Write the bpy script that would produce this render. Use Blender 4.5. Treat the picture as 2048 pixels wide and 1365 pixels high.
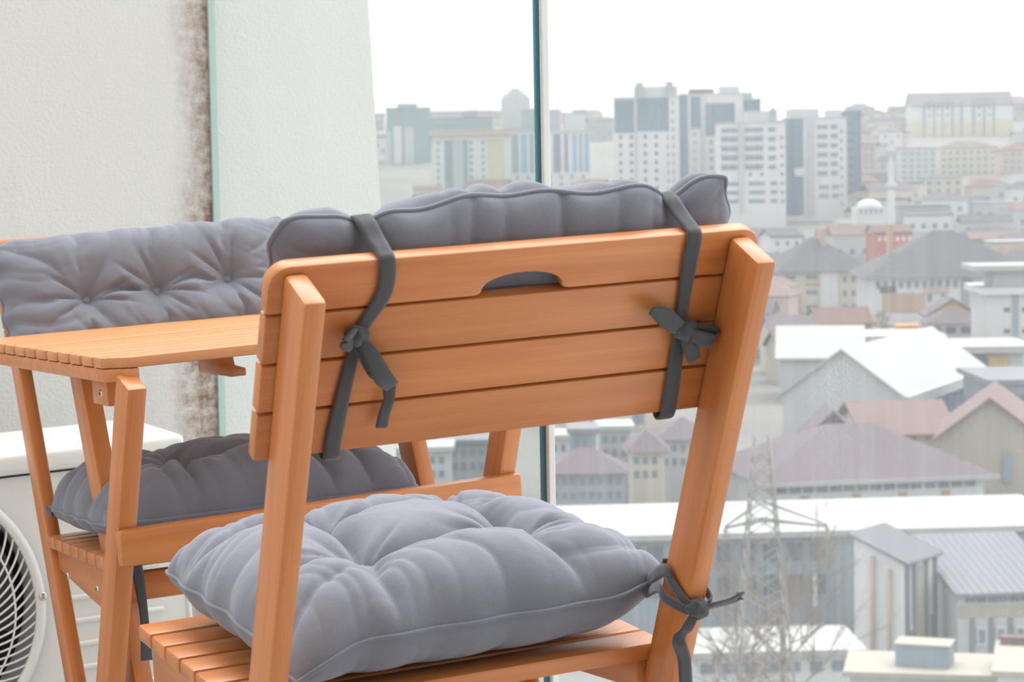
import bpy, bmesh, math, random
import numpy as np
from mathutils import Vector, Matrix, noise
from math import sin, cos, radians, pi, sqrt

# ------------------------------------------------------------------ clear
for o in list(bpy.data.objects): bpy.data.objects.remove(o)
scene = bpy.context.scene
COL = scene.collection

# ------------------------------------------------------------------ camera
FPX = 4369.6
C = Vector((-0.87931, -1.68984, 0.90014))
F = Vector((0.48795614, 0.86895692, -0.08253888)).normalized()
RR = Vector((0.86754062, -0.49323636, -0.06396225)).normalized()
UU = Vector((0.09629162, 0.04039505, 0.99453314)).normalized()
cam_d = bpy.data.cameras.new('camera'); cam = bpy.data.objects.new('camera', cam_d); COL.objects.link(cam)
cam.matrix_world = Matrix(((RR.x, UU.x, -F.x, C.x), (RR.y, UU.y, -F.y, C.y), (RR.z, UU.z, -F.z, C.z), (0, 0, 0, 1)))
cam_d.sensor_width = 36; cam_d.lens = FPX*36/2048
cam_d.clip_start = 0.05; cam_d.clip_end = 6000
cam_d.dof.use_dof = True; cam_d.dof.focus_distance = 2.35; cam_d.dof.aperture_fstop = 18
scene.camera = cam

# ------------------------------------------------------------------ sky, sun, exposure
world = bpy.data.worlds.new('overcast_sky'); scene.world = world; world.use_nodes = True
bg = world.node_tree.nodes['Background']
bg.inputs['Color'].default_value = (0.955, 0.975, 1.0, 1); bg.inputs['Strength'].default_value = 1.12
sun_d = bpy.data.lights.new('veiled_sun', 'SUN'); sun = bpy.data.objects.new('veiled_sun', sun_d); COL.objects.link(sun)
sun_d.energy = 3.6; sun_d.angle = radians(65); sun_d.color = (1.0, 0.97, 0.93)
sun.rotation_euler = Vector((-0.34, -0.26, -0.88)).to_track_quat('-Z', 'Y').to_euler()
sun.location = (-3, -4, 5)
scene.view_settings.view_transform = 'Standard'; scene.view_settings.look = 'None'
scene.view_settings.gamma = 1; scene.view_settings.use_curve_mapping = False
scene.view_settings.exposure = 0.42
scene.cycles.max_bounces = 5; scene.cycles.diffuse_bounces = 2; scene.cycles.glossy_bounces = 2; scene.cycles.transmission_bounces = 3; scene.cycles.volume_bounces = 0; scene.cycles.transparent_max_bounces = 8; scene.cycles.adaptive_threshold = 0.05

# ------------------------------------------------------------------ frames
def ray(x, y): return F + RR*((x-1024)/FPX) - UU*((y-682.5)/FPX)
PG, RG = radians(4.1), radians(1.0)
ZG = (-sin(RG)*cos(PG)*RR + cos(RG)*cos(PG)*UU - sin(PG)*F).normalized()
YG = (F - ZG*F.dot(ZG)).normalized(); XG = YG.cross(ZG)
GM = Matrix(((XG.x, YG.x, ZG.x, C.x), (XG.y, YG.y, ZG.y, C.y), (XG.z, YG.z, ZG.z, C.z), (0, 0, 0, 1)))
def gp(x, y, d):
    r = ray(x, y); v = Vector((r.dot(XG), r.dot(YG), r.dot(ZG))); return v*(d/v.y)

# ------------------------------------------------------------------ scene helpers
WM = {}
def new_obj(name, mesh, parent=None, M=None):
    """links an object; M is its world matrix"""
    M = M if M is not None else Matrix.Identity(4)
    o = bpy.data.objects.new(name, mesh); COL.objects.link(o)
    WM[o.name] = M.copy()
    if parent is not None:
        o.parent = parent; o.matrix_local = WM[parent.name].inverted() @ M
    else: o.matrix_world = M
    return o
def tag(o, label=None, cat=None, group=None, kind=None):
    for k, v in (('label', label), ('category', cat), ('group', group), ('kind', kind)):
        if v: o[k] = v
    return o
def thing(name, label, cat, M=None, group=None, kind=None):
    o = new_obj(name, None, None, M); o.empty_display_size = 0.1
    return tag(o, label, cat, group, kind)
def mesh_from(name, verts, faces, mat=None, smooth=False):
    m = bpy.data.meshes.new(name); m.from_pydata([tuple(v) for v in verts], [], faces); m.validate()
    if mat: m.materials.append(mat)
    if smooth: m.polygons.foreach_set('use_smooth', [True]*len(m.polygons))
    return m
def bm_mesh(bm, name, mat=None, smooth=False):
    m = bpy.data.meshes.new(name); bmesh.ops.recalc_face_normals(bm, faces=bm.faces[:]); bm.to_mesh(m); bm.free()
    if mat: m.materials.append(mat)
    if smooth: m.polygons.foreach_set('use_smooth', [True]*len(m.polygons))
    return m
BOXC = {}
def box_mesh(sx, sy, sz, mat, bev=0, seg=2):
    key = (round(sx, 4), round(sy, 4), round(sz, 4), mat.name, bev, seg)
    if key in BOXC: return BOXC[key]
    bm = bmesh.new(); bmesh.ops.create_cube(bm, size=1)
    bmesh.ops.scale(bm, vec=(sx, sy, sz), verts=bm.verts)
    if bev: bmesh.ops.bevel(bm, geom=bm.edges[:], offset=bev, segments=seg, profile=0.5, affect='EDGES')
    m = bm_mesh(bm, 'box', mat)
    if bev: shade_auto(m)
    BOXC[key] = m; return m
def shade_auto(m, ang=40):
    bm = bmesh.new(); bm.from_mesh(m)
    for f in bm.faces: f.smooth = True
    for e in bm.edges:
        if len(e.link_faces) == 2 and e.calc_face_angle(0) > radians(ang): e.smooth = False
    bm.to_mesh(m); bm.free()
def frame(o, x, y, z=None):
    x = Vector(x).normalized(); y = Vector(y); y = (y - x*y.dot(x)).normalized(); z = x.cross(y)
    o = Vector(o)
    return Matrix(((x.x, y.x, z.x, o.x), (x.y, y.y, z.y, o.y), (x.z, y.z, z.z, o.z), (0, 0, 0, 1)))
def T(*v): return Matrix.Translation(Vector(v))
def prism_mesh(outline, thick, mat, bev=0, seg=2):
    """outline in local xy, extruded in z from 0 to thick"""
    bm = bmesh.new(); vs = [bm.verts.new((x, y, 0)) for x, y in outline]; f = bm.faces.new(vs)
    r = bmesh.ops.extrude_face_region(bm, geom=[f])
    bmesh.ops.translate(bm, vec=(0, 0, thick), verts=[v for v in r['geom'] if isinstance(v, bmesh.types.BMVert)])
    if bev:
        es = [e for e in bm.edges if len(e.link_faces) == 2 and e.calc_face_angle(0) > radians(50)]
        bmesh.ops.bevel(bm, geom=es, offset=bev, segments=seg, profile=0.5, affect='EDGES')
    m = bm_mesh(bm, 'prism', mat); shade_auto(m, 35); return m
def tube_mesh(pts, r, mat, sides=8, closed=False):
    pts = [Vector(p) for p in pts]; n = len(pts); V = []; Fc = []
    prev = None
    for i, p in enumerate(pts):
        a = pts[(i-1) % n] if closed or i > 0 else p; b = pts[(i+1) % n] if closed or i < n-1 else p
        t = (b-a).normalized()
        if prev is None:
            up = Vector((0, 0, 1)) if abs(t.z) < .9 else Vector((1, 0, 0)); prev = (up - t*up.dot(t)).normalized()
        prev = (prev - t*prev.dot(t)).normalized(); q = t.cross(prev)
        rr = r[i] if isinstance(r, (list, tuple)) else r
        for k in range(sides):
            A = 2*pi*k/sides; V.append(p + prev*(rr*cos(A)) + q*(rr*sin(A)))
    for i in range(n if closed else n-1):
        for k in range(sides):
            a = i*sides+k; b = i*sides+(k+1) % sides; j = ((i+1) % n)*sides
            Fc.append((a, b, j+(k+1) % sides, j+k))
    if not closed: Fc.append(tuple(range(sides))[::-1]); Fc.append(tuple((n-1)*sides+k for k in range(sides)))
    return mesh_from('tube', V, Fc, mat, True)
def catmull(P, n=8):
    P = [Vector(p) for p in P]; out = []
    Q = [P[0]*2-P[1]] + P + [P[-1]*2-P[-2]]
    for i in range(1, len(Q)-2):
        for k in range(n):
            t = k/n; a, b, c, d = Q[i-1], Q[i], Q[i+1], Q[i+2]
            out.append(.5*((2*b)+(c-a)*t+(2*a-5*b+4*c-d)*t*t+(3*b-a-3*c+d)*t**3))
    out.append(P[-1]); return out
def ribbon_mesh(P, W, width, mat, thick=.0012, n=8):
    """P path points, W across-vectors (same count), width number or list"""
    pts = catmull(P, n); ws = catmull([Vector(w) for w in W], n)
    wd = [x.x for x in catmull([Vector((w, 0, 0)) for w in (width if isinstance(width, (list, tuple)) else [width]*len(P))], n)]
    V = []; Fc = []
    N = len(pts)
    for i in range(N):
        t = (pts[min(i+1, N-1)] - pts[max(i-1, 0)]).normalized()
        w = (ws[i] - t*ws[i].dot(t)).normalized(); nn = t.cross(w)
        h = wd[i]/2
        for a, b in ((-1, -1), (-.5, -1.5), (.5, -1.5), (1, -1), (1, 1), (.5, 1.5), (-.5, 1.5), (-1, 1)):
            V.append(pts[i] + w*(h*a) + nn*(thick/2*b))
    for i in range(N-1):
        for k in range(8):
            a = i*8+k; b = i*8+(k+1) % 8; Fc.append((a, b, b+8, a+8))
    Fc.append(tuple(range(8))[::-1]); Fc.append(tuple((N-1)*8+k for k in range(8)))
    return mesh_from('ribbon', V, Fc, mat, True)

# ------------------------------------------------------------------ materials
def mat_new(name):
    m = bpy.data.materials.new(name); m.use_nodes = True; nt = m.node_tree
    return m, nt, nt.nodes['Principled BSDF'], nt.nodes, nt.links
MC = {}
def plain(name, col, rough=.7, metal=0, spec=.5, var=0, scale=2.0):
    if name in MC: return MC[name]
    m, nt, b, N, L = mat_new(name)
    b.inputs['Roughness'].default_value = rough; b.inputs['Metallic'].default_value = metal
    b.inputs['Specular IOR Level'].default_value = spec
    b.inputs['Base Color'].default_value = (*col, 1)
    tc = N.new('ShaderNodeTexCoord'); nz = N.new('ShaderNodeTexNoise'); nz.inputs['Scale'].default_value = scale
    nz.inputs['Detail'].default_value = 4
    L.new(tc.outputs['Object'], nz.inputs['Vector'])
    mx = N.new('ShaderNodeMix'); mx.data_type = 'RGBA'; mx.blend_type = 'MIX'
    v = var if var else .06
    mx.inputs[6].default_value = (*[max(0, c*(1-v)) for c in col], 1); mx.inputs[7].default_value = (*[min(1, c*(1+v)) for c in col], 1)
    L.new(nz.outputs['Fac'], mx.inputs[0]); L.new(mx.outputs[2], b.inputs['Base Color'])
    MC[name] = m; return m
def wood(name, c1, c2, rough=.42):
    m, nt, b, N, L = mat_new(name)
    tc = N.new('ShaderNodeTexCoord'); oi = N.new('ShaderNodeObjectInfo')
    ad = N.new('ShaderNodeVectorMath'); ad.operation = 'ADD'
    mul = N.new('ShaderNodeMath'); mul.operation = 'MULTIPLY'; mul.inputs[1].default_value = 37.0
    L.new(oi.outputs['Random'], mul.inputs[0]); L.new(tc.outputs['Object'], ad.inputs[0]); L.new(mul.outputs[0], ad.inputs[1])
    mp = N.new('ShaderNodeMapping'); mp.inputs['Scale'].default_value = (3.0, 60, 60); L.new(ad.outputs[0], mp.inputs['Vector'])
    n1 = N.new('ShaderNodeTexNoise'); n1.inputs['Scale'].default_value = 1.0; n1.inputs['Detail'].default_value = 6; n1.inputs['Distortion'].default_value = .6
    L.new(mp.outputs[0], n1.inputs['Vector'])
    mp2 = N.new('ShaderNodeMapping'); mp2.inputs['Scale'].default_value = (9, 500, 500); L.new(ad.outputs[0], mp2.inputs['Vector'])
    n2 = N.new('ShaderNodeTexNoise'); n2.inputs['Scale'].default_value = 1.0; n2.inputs['Detail'].default_value = 3
    L.new(mp2.outputs[0], n2.inputs['Vector'])
    mixf = N.new('ShaderNodeMath'); mixf.operation = 'MULTIPLY_ADD'; mixf.inputs[1].default_value = .35
    L.new(n2.outputs['Fac'], mixf.inputs[0]); L.new(n1.outputs['Fac'], mixf.inputs[2])
    cr = N.new('ShaderNodeValToRGB'); cr.color_ramp.elements[0].position = .42; cr.color_ramp.elements[1].position = .92
    cr.color_ramp.elements[0].color = (*c2, 1); cr.color_ramp.elements[1].color = (*c1, 1)
    L.new(mixf.outputs[0], cr.inputs['Fac'])
    hs = N.new('ShaderNodeHueSaturation'); L.new(cr.outputs['Color'], hs.inputs['Color'])
    mr = N.new('ShaderNodeMapRange'); mr.inputs['To Min'].default_value = .92; mr.inputs['To Max'].default_value = 1.06
    L.new(oi.outputs['Random'], mr.inputs['Value']); L.new(mr.outputs[0], hs.inputs['Value'])
    L.new(hs.outputs[0], b.inputs['Base Color'])
    b.inputs['Roughness'].default_value = rough; b.inputs['Specular IOR Level'].default_value = .45
    b.inputs['Coat Weight'].default_value = .3; b.inputs['Coat Roughness'].default_value = .28; b.inputs['Coat IOR'].default_value = 1.55
    bp = N.new('ShaderNodeBump'); bp.inputs['Strength'].default_value = .12; bp.inputs['Distance'].default_value = .001
    L.new(n2.outputs['Fac'], bp.inputs['Height']); L.new(bp.outputs[0], b.inputs['Normal'])
    return m
WOOD = wood('varnished_wood', (.66, .245, .072), (.52, .165, .042))
WOODT = wood('varnished_table_wood', (.70, .30, .11), (.58, .22, .07))
def fabric(name, col):
    m, nt, b, N, L = mat_new(name)
    b.inputs['Base Color'].default_value = (*col, 1); b.inputs['Roughness'].default_value = .85
    b.inputs['Specular IOR Level'].default_value = .25
    b.inputs['Sheen Weight'].default_value = .35; b.inputs['Sheen Roughness'].default_value = .45
    b.inputs['Sheen Tint'].default_value = (.85, .88, 1, 1)
    tc = N.new('ShaderNodeTexCoord')
    n1 = N.new('ShaderNodeTexNoise'); n1.inputs['Scale'].default_value = 900; n1.inputs['Detail'].default_value = 2
    n2 = N.new('ShaderNodeTexNoise'); n2.inputs['Scale'].default_value = 28; n2.inputs['Detail'].default_value = 4
    L.new(tc.outputs['Object'], n1.inputs['Vector']); L.new(tc.outputs['Object'], n2.inputs['Vector'])
    mx = N.new('ShaderNodeMix'); mx.data_type = 'RGBA'
    mx.inputs[6].default_value = (*[c*.86 for c in col], 1); mx.inputs[7].default_value = (*[c*1.12 for c in col], 1)
    L.new(n1.outputs['Fac'], mx.inputs[0]); L.new(mx.outputs[2], b.inputs['Base Color'])
    b1 = N.new('ShaderNodeBump'); b1.inputs['Strength'].default_value = .15; b1.inputs['Distance'].default_value = .0006
    b2 = N.new('ShaderNodeBump'); b2.inputs['Strength'].default_value = .35; b2.inputs['Distance'].default_value = .004
    L.new(n1.outputs['Fac'], b1.inputs['Height']); L.new(n2.outputs['Fac'], b2.inputs['Height'])
    L.new(b2.outputs[0], b1.inputs['Normal']); L.new(b1.outputs[0], b.inputs['Normal'])
    return m
FAB = fabric('grey_cotton', (.20, .206, .242))
TIE = fabric('grey_tie_tape', (.085, .085, .09))
STEEL = plain('screw_steel', (.6, .58, .55), .3, 1)
ACW = plain('cream_enamel', (.80, .79, .755), .38, var=.02)
ACD = plain('dark_cavity', (.016, .016, .028), .6)
ACG = plain('grille_enamel', (.82, .80, .77), .35, var=.02)

def stucco(name):
    m, nt, b, N, L = mat_new(name)
    tc = N.new('ShaderNodeTexCoord'); sx = N.new('ShaderNodeSeparateXYZ'); L.new(tc.outputs['Object'], sx.inputs[0])
    n1 = N.new('ShaderNodeTexNoise'); n1.inputs['Scale'].default_value = 150; n1.inputs['Detail'].default_value = 5
    n2 = N.new('ShaderNodeTexNoise'); n2.inputs['Scale'].default_value = 3.2; n2.inputs['Detail'].default_value = 6; n2.inputs['Roughness'].default_value = .65
    n3 = N.new('ShaderNodeTexNoise'); n3.inputs['Scale'].default_value = 45; n3.inputs['Detail'].default_value = 6; n3.inputs['Roughness'].default_value = .7
    mp = N.new('ShaderNodeMapping'); mp.inputs['Scale'].default_value = (1, 1, .35); L.new(tc.outputs['Object'], mp.inputs['Vector'])
    for n in (n1, n3): L.new(tc.outputs['Object'], n.inputs['Vector'])
    L.new(mp.outputs[0], n2.inputs['Vector'])
    # mould streak hugging the joint with the glass (local x = 0), inside only
    w = N.new('ShaderNodeMath'); w.operation = 'MULTIPLY_ADD'; w.inputs[1].default_value = .16; L.new(n2.outputs['Fac'], w.inputs[0]); w.inputs[2].default_value = -.08
    xx = N.new('ShaderNodeMath'); xx.operation = 'ADD'; L.new(sx.outputs['X'], xx.inputs[0]); L.new(w.outputs[0], xx.inputs[1])
    r1 = N.new('ShaderNodeMapRange'); r1.interpolation_type = 'SMOOTHSTEP'
    r1.inputs['From Min'].default_value = -.10; r1.inputs['From Max'].default_value = .0; L.new(xx.outputs[0], r1.inputs['Value'])
    ins = N.new('ShaderNodeMath'); ins.operation = 'LESS_THAN'; ins.inputs[1].default_value = .002; L.new(sx.outputs['X'], ins.inputs[0])
    r3 = N.new('ShaderNodeMapRange'); r3.inputs['From Min'].default_value = .3; r3.inputs['From Max'].default_value = .62; L.new(n3.outputs['Fac'], r3.inputs['Value'])
    m1 = N.new('ShaderNodeMath'); m1.operation = 'MULTIPLY'; L.new(r1.outputs[0], m1.inputs[0]); L.new(ins.outputs[0], m1.inputs[1])
    m2 = N.new('ShaderNodeMath'); m2.operation = 'MULTIPLY'; L.new(m1.outputs[0], m2.inputs[0]); L.new(r3.outputs[0], m2.inputs[1])
    # faint wide blotches
    r4 = N.new('ShaderNodeMapRange'); r4.inputs['From Min'].default_value = .55; r4.inputs['From Max'].default_value = .8; r4.inputs['To Max'].default_value = .35; L.new(n2.outputs['Fac'], r4.inputs['Value'])
    m4 = N.new('ShaderNodeMath'); m4.operation = 'MULTIPLY'; L.new(r4.outputs[0], m4.inputs[0]); L.new(ins.outputs[0], m4.inputs[1])
    m5 = N.new('ShaderNodeMath'); m5.operation = 'MULTIPLY'; L.new(m4.outputs[0], m5.inputs[0]); L.new(r3.outputs[0], m5.inputs[1])
    mxx = N.new('ShaderNodeMath'); mxx.operation = 'MAXIMUM'; L.new(m2.outputs[0], mxx.inputs[0]); L.new(m5.outputs[0], mxx.inputs[1])
    mc = N.new('ShaderNodeMix'); mc.data_type = 'RGBA'; mc.inputs[6].default_value = (.70, .67, .645, 1); mc.inputs[7].default_value = (.27, .15, .10, 1)
    L.new(mxx.outputs[0], mc.inputs[0]); L.new(mc.outputs[2], b.inputs['Base Color'])
    b.inputs['Roughness'].default_value = .95; b.inputs['Specular IOR Level'].default_value = .1
    bp = N.new('ShaderNodeBump'); bp.inputs['Strength'].default_value = .4; bp.inputs['Distance'].default_value = .005
    L.new(n1.outputs['Fac'], bp.inputs['Height']); L.new(bp.outputs[0], b.inputs['Normal'])
    return m
STUCCO = stucco('white_stucco')

def glass_mat(name, base, tint, streak=.035):
    """dusty balcony glass: clear glass with dried rain dust, specks and streaks; the even base film also stands in for haze"""
    m = bpy.data.materials.new(name); m.use_nodes = True; nt = m.node_tree; N, L = nt.nodes, nt.links
    N.remove(N['Principled BSDF']); out = N['Material Output']
    tc = N.new('ShaderNodeTexCoord'); sx = N.new('ShaderNodeSeparateXYZ'); L.new(tc.outputs['Object'], sx.inputs[0])
    sp = N.new('ShaderNodeTexNoise'); sp.inputs['Scale'].default_value = 650; sp.inputs['Detail'].default_value = 3
    bl = N.new('ShaderNodeTexNoise'); bl.inputs['Scale'].default_value = 5.5; bl.inputs['Detail'].default_value = 5
    L.new(tc.outputs['Object'], sp.inputs['Vector']); L.new(tc.outputs['Object'], bl.inputs['Vector'])
    mp = N.new('ShaderNodeMapping'); mp.inputs['Scale'].default_value = (90, 90, 3.5); L.new(tc.outputs['Object'], mp.inputs['Vector'])
    st = N.new('ShaderNodeTexNoise'); st.inputs['Scale'].default_value = 1; st.inputs['Detail'].default_value = 4; L.new(mp.outputs[0], st.inputs['Vector'])
    low = N.new('ShaderNodeMapRange'); low.inputs['From Min'].default_value = 1.05; low.inputs['From Max'].default_value = .35; L.new(sx.outputs['Z'], low.inputs['Value'])
    low.inputs['To Min'].default_value = .25; low.inputs['To Max'].default_value = 1.0
    r1 = N.new('ShaderNodeMapRange'); r1.inputs['From Min'].default_value = .48; r1.inputs['From Max'].default_value = .74; L.new(sp.outputs['Fac'], r1.inputs['Value'])
    r2 = N.new('ShaderNodeMapRange'); r2.inputs['From Min'].default_value = .38; r2.inputs['From Max'].default_value = .68; L.new(bl.outputs['Fac'], r2.inputs['Value'])
    r3 = N.new('ShaderNodeMapRange'); r3.inputs['From Min'].default_value = .45; r3.inputs['From Max'].default_value = .75; L.new(st.outputs['Fac'], r3.inputs['Value'])
    a = N.new('ShaderNodeMath'); a.operation = 'MULTIPLY'; L.new(r1.outputs[0], a.inputs[0]); L.new(r2.outputs[0], a.inputs[1])
    s = N.new('ShaderNodeMath'); s.operation = 'MULTIPLY_ADD'; L.new(a.outputs[0], s.inputs[0]); s.inputs[1].default_value = .11
    s2 = N.new('ShaderNodeMath'); s2.operation = 'MULTIPLY'; L.new(r3.outputs[0], s2.inputs[0]); s2.inputs[1].default_value = streak
    L.new(s2.outputs[0], s.inputs[2])
    k = N.new('ShaderNodeMath'); k.operation = 'MULTIPLY_ADD'; L.new(s.outputs[0], k.inputs[0]); L.new(low.outputs[0], k.inputs[1]); k.inputs[2].default_value = base  # base is an even film that also pales the city like haze
    tr = N.new('ShaderNodeBsdfTransparent'); tr.inputs['Color'].default_value = (*tint, 1)
    tl = N.new('ShaderNodeBsdfTranslucent'); tl.inputs['Color'].default_value = (.93, .95, .95, 1)
    df = N.new('ShaderNodeBsdfDiffuse'); df.inputs['Color'].default_value = (.85, .87, .87, 1)
    mx = N.new('ShaderNodeMixShader'); mx.inputs[0].default_value = .3; L.new(tl.outputs[0], mx.inputs[1]); L.new(df.outputs[0], mx.inputs[2])
    m2 = N.new('ShaderNodeMixShader'); L.new(k.outputs[0], m2.inputs[0]); L.new(tr.outputs[0], m2.inputs[1]); L.new(mx.outputs[0], m2.inputs[2])
    L.new(m2.outputs[0], out.inputs['Surface'])
    return m
GLASS = glass_mat('dusty_clear_glass', .06, (.985, .995, .992))
GLASS2 = glass_mat('dusty_greenish_glass', .045, (.94, .974, .96), .02)
GEDGE = plain('teal_glass_edge', (.06, .24, .30), .25, var=.12, scale=1.5)
GEDGE2 = plain('pale_green_glass_edge', (.46, .57, .53), .3)
SEAL = plain('clear_seal_strip', (.72, .72, .70), .4)
FLOORM = plain('grey_floor_tile', (.42, .41, .40), .5)
GROUT = plain('tile_grout', (.3, .29, .28), .9)
ALU = plain('white_aluminium', (.72, .73, .74), .4)

# ------------------------------------------------------------------ balcony shell
WDIR = Vector((cos(radians(-5)), sin(radians(-5)), 0)); WDIR = (WDIR - ZG*WDIR.dot(ZG)).normalized()
WNRM = ZG.cross(WDIR).normalized()          # points away from the room
r0 = ray(430, 400); O_W = C + r0*((2.1-C.y)/r0.y)
MW = frame(O_W, WDIR, WNRM)                # local x along the wall, y outwards, z up
def on_wall(x, y):
    r = ray(x, y); s = (O_W-C).dot(WNRM)/r.dot(WNRM); return MW.inverted() @ (C + r*s)
a, b_ = on_wall(736, 0), on_wall(761, 404)
dx = (b_.x-a.x)/(b_.z-a.z)
zb, zt = -1.35, 1.6
xe = lambda z: a.x + dx*(z-a.z)
wv = [(-2.2, 0, zb), (xe(zb), 0, zb), (xe(zt), 0, zt), (-2.2, 0, zt)]
wv += [(x, .22, z) for x, y, z in wv]
wm = mesh_from('wall', wv, [(0, 1, 2, 3), (7, 6, 5, 4), (0, 4, 5, 1), (1, 5, 6, 2), (2, 6, 7, 3), (3, 7, 4, 0)], STUCCO)
tag(new_obj('wall_back', wm, None, MW), 'white stucco end wall with a brown mould streak beside the glass', kind='structure')
PLAST = plain('white_plaster', (.80, .78, .745), .9)
tag(new_obj('wall_left_unseen', box_mesh(.2, 5.6, 2.9, PLAST), None, T(-1.75, -.55, 1.40)), 'unseen white plastered house wall, added along the balcony to bounce light', kind='structure')  # out of view, put in to bounce daylight onto the left faces
tag(new_obj('wall_front_unseen', box_mesh(2.6, .2, 2.9, plain('light_absorbing_brown', (.20, .15, .12), .7)), None, T(-.55, -3.3, 1.40)), 'unseen dark brown wall, added at the near end to cut light', kind='structure')  # out of view, added and coloured dark to keep fill off rear faces
tag(new_obj('ceiling_unseen', box_mesh(2.75, 2.9, .2, PLAST), None, T(-.5, -1.95, 2.95)), 'unseen white slab, added over the near half to block the sky', kind='structure')  # out of view, added over the near part to block sky from behind
# floor slab with tiles
fl = new_obj('floor', box_mesh(3.6, 4.6, .1, GROUT), None, T(-1.35, 0.0, -.056)); tag(fl, 'grey tiled balcony floor', kind='structure')
tm = box_mesh(.395, .395, .01, FLOORM, .002, 1)
for i in range(9):
    for j in range(11):
        new_obj('tile', tm, fl, T(-2.95+i*.4, -2.08+j*.4, -.005))
# glass panes: local x from the wall towards the camera, y outwards, z up
GD = -WNRM; GN = WDIR
MG = frame(O_W, GD, GN)
def on_glass(x, y):
    r = ray(x, y); s = (O_W-C).dot(GN)/r.dot(GN); return MG.inverted() @ (C + r*s)
seam = on_glass(1083, 500).x
zg0, zg1 = -.76, 1.6
def pane(n, x0, x1, edge, gmat, yoff, label):
    root = tag(new_obj('window_%d' % n, None, None, MG @ T(x0, yoff, 0)), label, kind='structure')
    th = .010
    new_obj('pane', box_mesh(x1-x0, th, zg1-zg0, gmat), root, MG @ T((x0+x1)/2, yoff, (zg0+zg1)/2))
    return root
w1 = pane(1, .012, seam-.004, GEDGE, GLASS2, 0, 'greenish frameless balcony glass pane next to the stucco wall')
w2 = pane(2, seam+.014, seam+1.9, GEDGE, GLASS, .002, 'dusty frameless balcony glass pane behind the near chair')
zc = (zg0+zg1)/2; zh = zg1-zg0
new_obj('glass_edge', box_mesh(.006, .011, zh, GEDGE, .001, 1), w1, MG @ T(seam-.001, 0, zc))
new_obj('glass_edge', box_mesh(.010, .012, zh, GEDGE2), w1, MG @ T(.006, 0, zc))
new_obj('seal_strip', box_mesh(.004, .009, zh, SEAL, .001, 1), w2, MG @ T(seam+.006, .004, zc))
new_obj('seal_strip', box_mesh(.0035, .009, zh, SEAL, .001, 1), w2, MG @ T(seam+.0115, .004, zc))
w3 = pane(3, seam+1.905, seam+3.75, GEDGE, GLASS, .0, 'frameless balcony glass pane at the near end of the balcony')
tr_ = new_obj('trim_1', box_mesh(seam+3.75, .05, .05, ALU, .004), None, MG @ T((seam+3.7)/2, .0, zg0-.025))
tag(tr_, 'white aluminium channel along the foot of the glass', kind='structure')

# ------------------------------------------------------------------ folding chair
W_, A_ = .4309, radians(26.43)
V0, PS, TOPH, ZS = .2528, .04398, .0423, .4486
PW, PD, PX = .0192, .0483, .1946
ST, SXH, SD = radians(3.26), .205, .3404
S_ = Vector((0, -sin(A_), cos(A_))); N_ = Vector((0, -cos(A_), -sin(A_)))
SY = Vector((0, cos(ST), sin(ST))); SZ = Vector((0, -sin(ST), cos(ST)))
def NB(u, v, n=0): return Vector((u, 0, ZS)) + S_*v + N_*n
def NS(u, t, h=0): return Vector((u, 0, ZS)) + SY*t + SZ*h
def beam(root, RM, name, p0, p1, across, w, h, mat=WOOD, bev=.003, label=None):
    """bar whose local x runs p0 -> p1; w measured along 'across', h along the third axis"""
    p0, p1 = Vector(p0), Vector(p1); M = frame((p0+p1)/2, p1-p0, across)
    o = new_obj(name, box_mesh((p1-p0).length, w, h, mat, bev), root, RM @ M)
    return o
def screw_mesh():
    bm = bmesh.new(); bmesh.ops.create_cone(bm, cap_ends=True, segments=14, radius1=.0048, radius2=.0038, depth=.0016)
    m = bm_mesh(bm, 'screw', STEEL); shade_auto(m); return m
SCREW = screw_mesh()
SLOTM = box_mesh(.0055, .0012, .0006, ACD)
def screw(root, M):
    s = new_obj('screw', SCREW, root, M)
    new_obj('screw_slot', SLOTM, s, M @ T(0, 0, .0008)); new_obj('screw_slot', SLOTM, s, M @ T(0, 0, .0008) @ Matrix.Rotation(pi/2, 4, 'Z'))
def top_slat_mesh(handle):
    w, h, r = W_/2, TOPH-.0015, .018
    out = [(-w, 0)]
    if handle:
        hw, hh = .036, .0165
        out.append((-hw-.006, 0))
        for k in range(13):
            A = pi - pi*k/12; out.append((hw*cos(A), .0015+hh*sin(A)**.8))
        out.append((hw+.006, 0))
    out.append((w, 0))
    for k in range(7): A = pi/2*k/6; out.append((w-r+r*cos(A), h-r+r*sin(A)))
    for k in range(7): A = pi/2+pi/2*k/6; out.append((-w+r+r*cos(A), h-r+r*sin(A)))
    return prism_mesh(out, .014, WOOD, .002)
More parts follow.
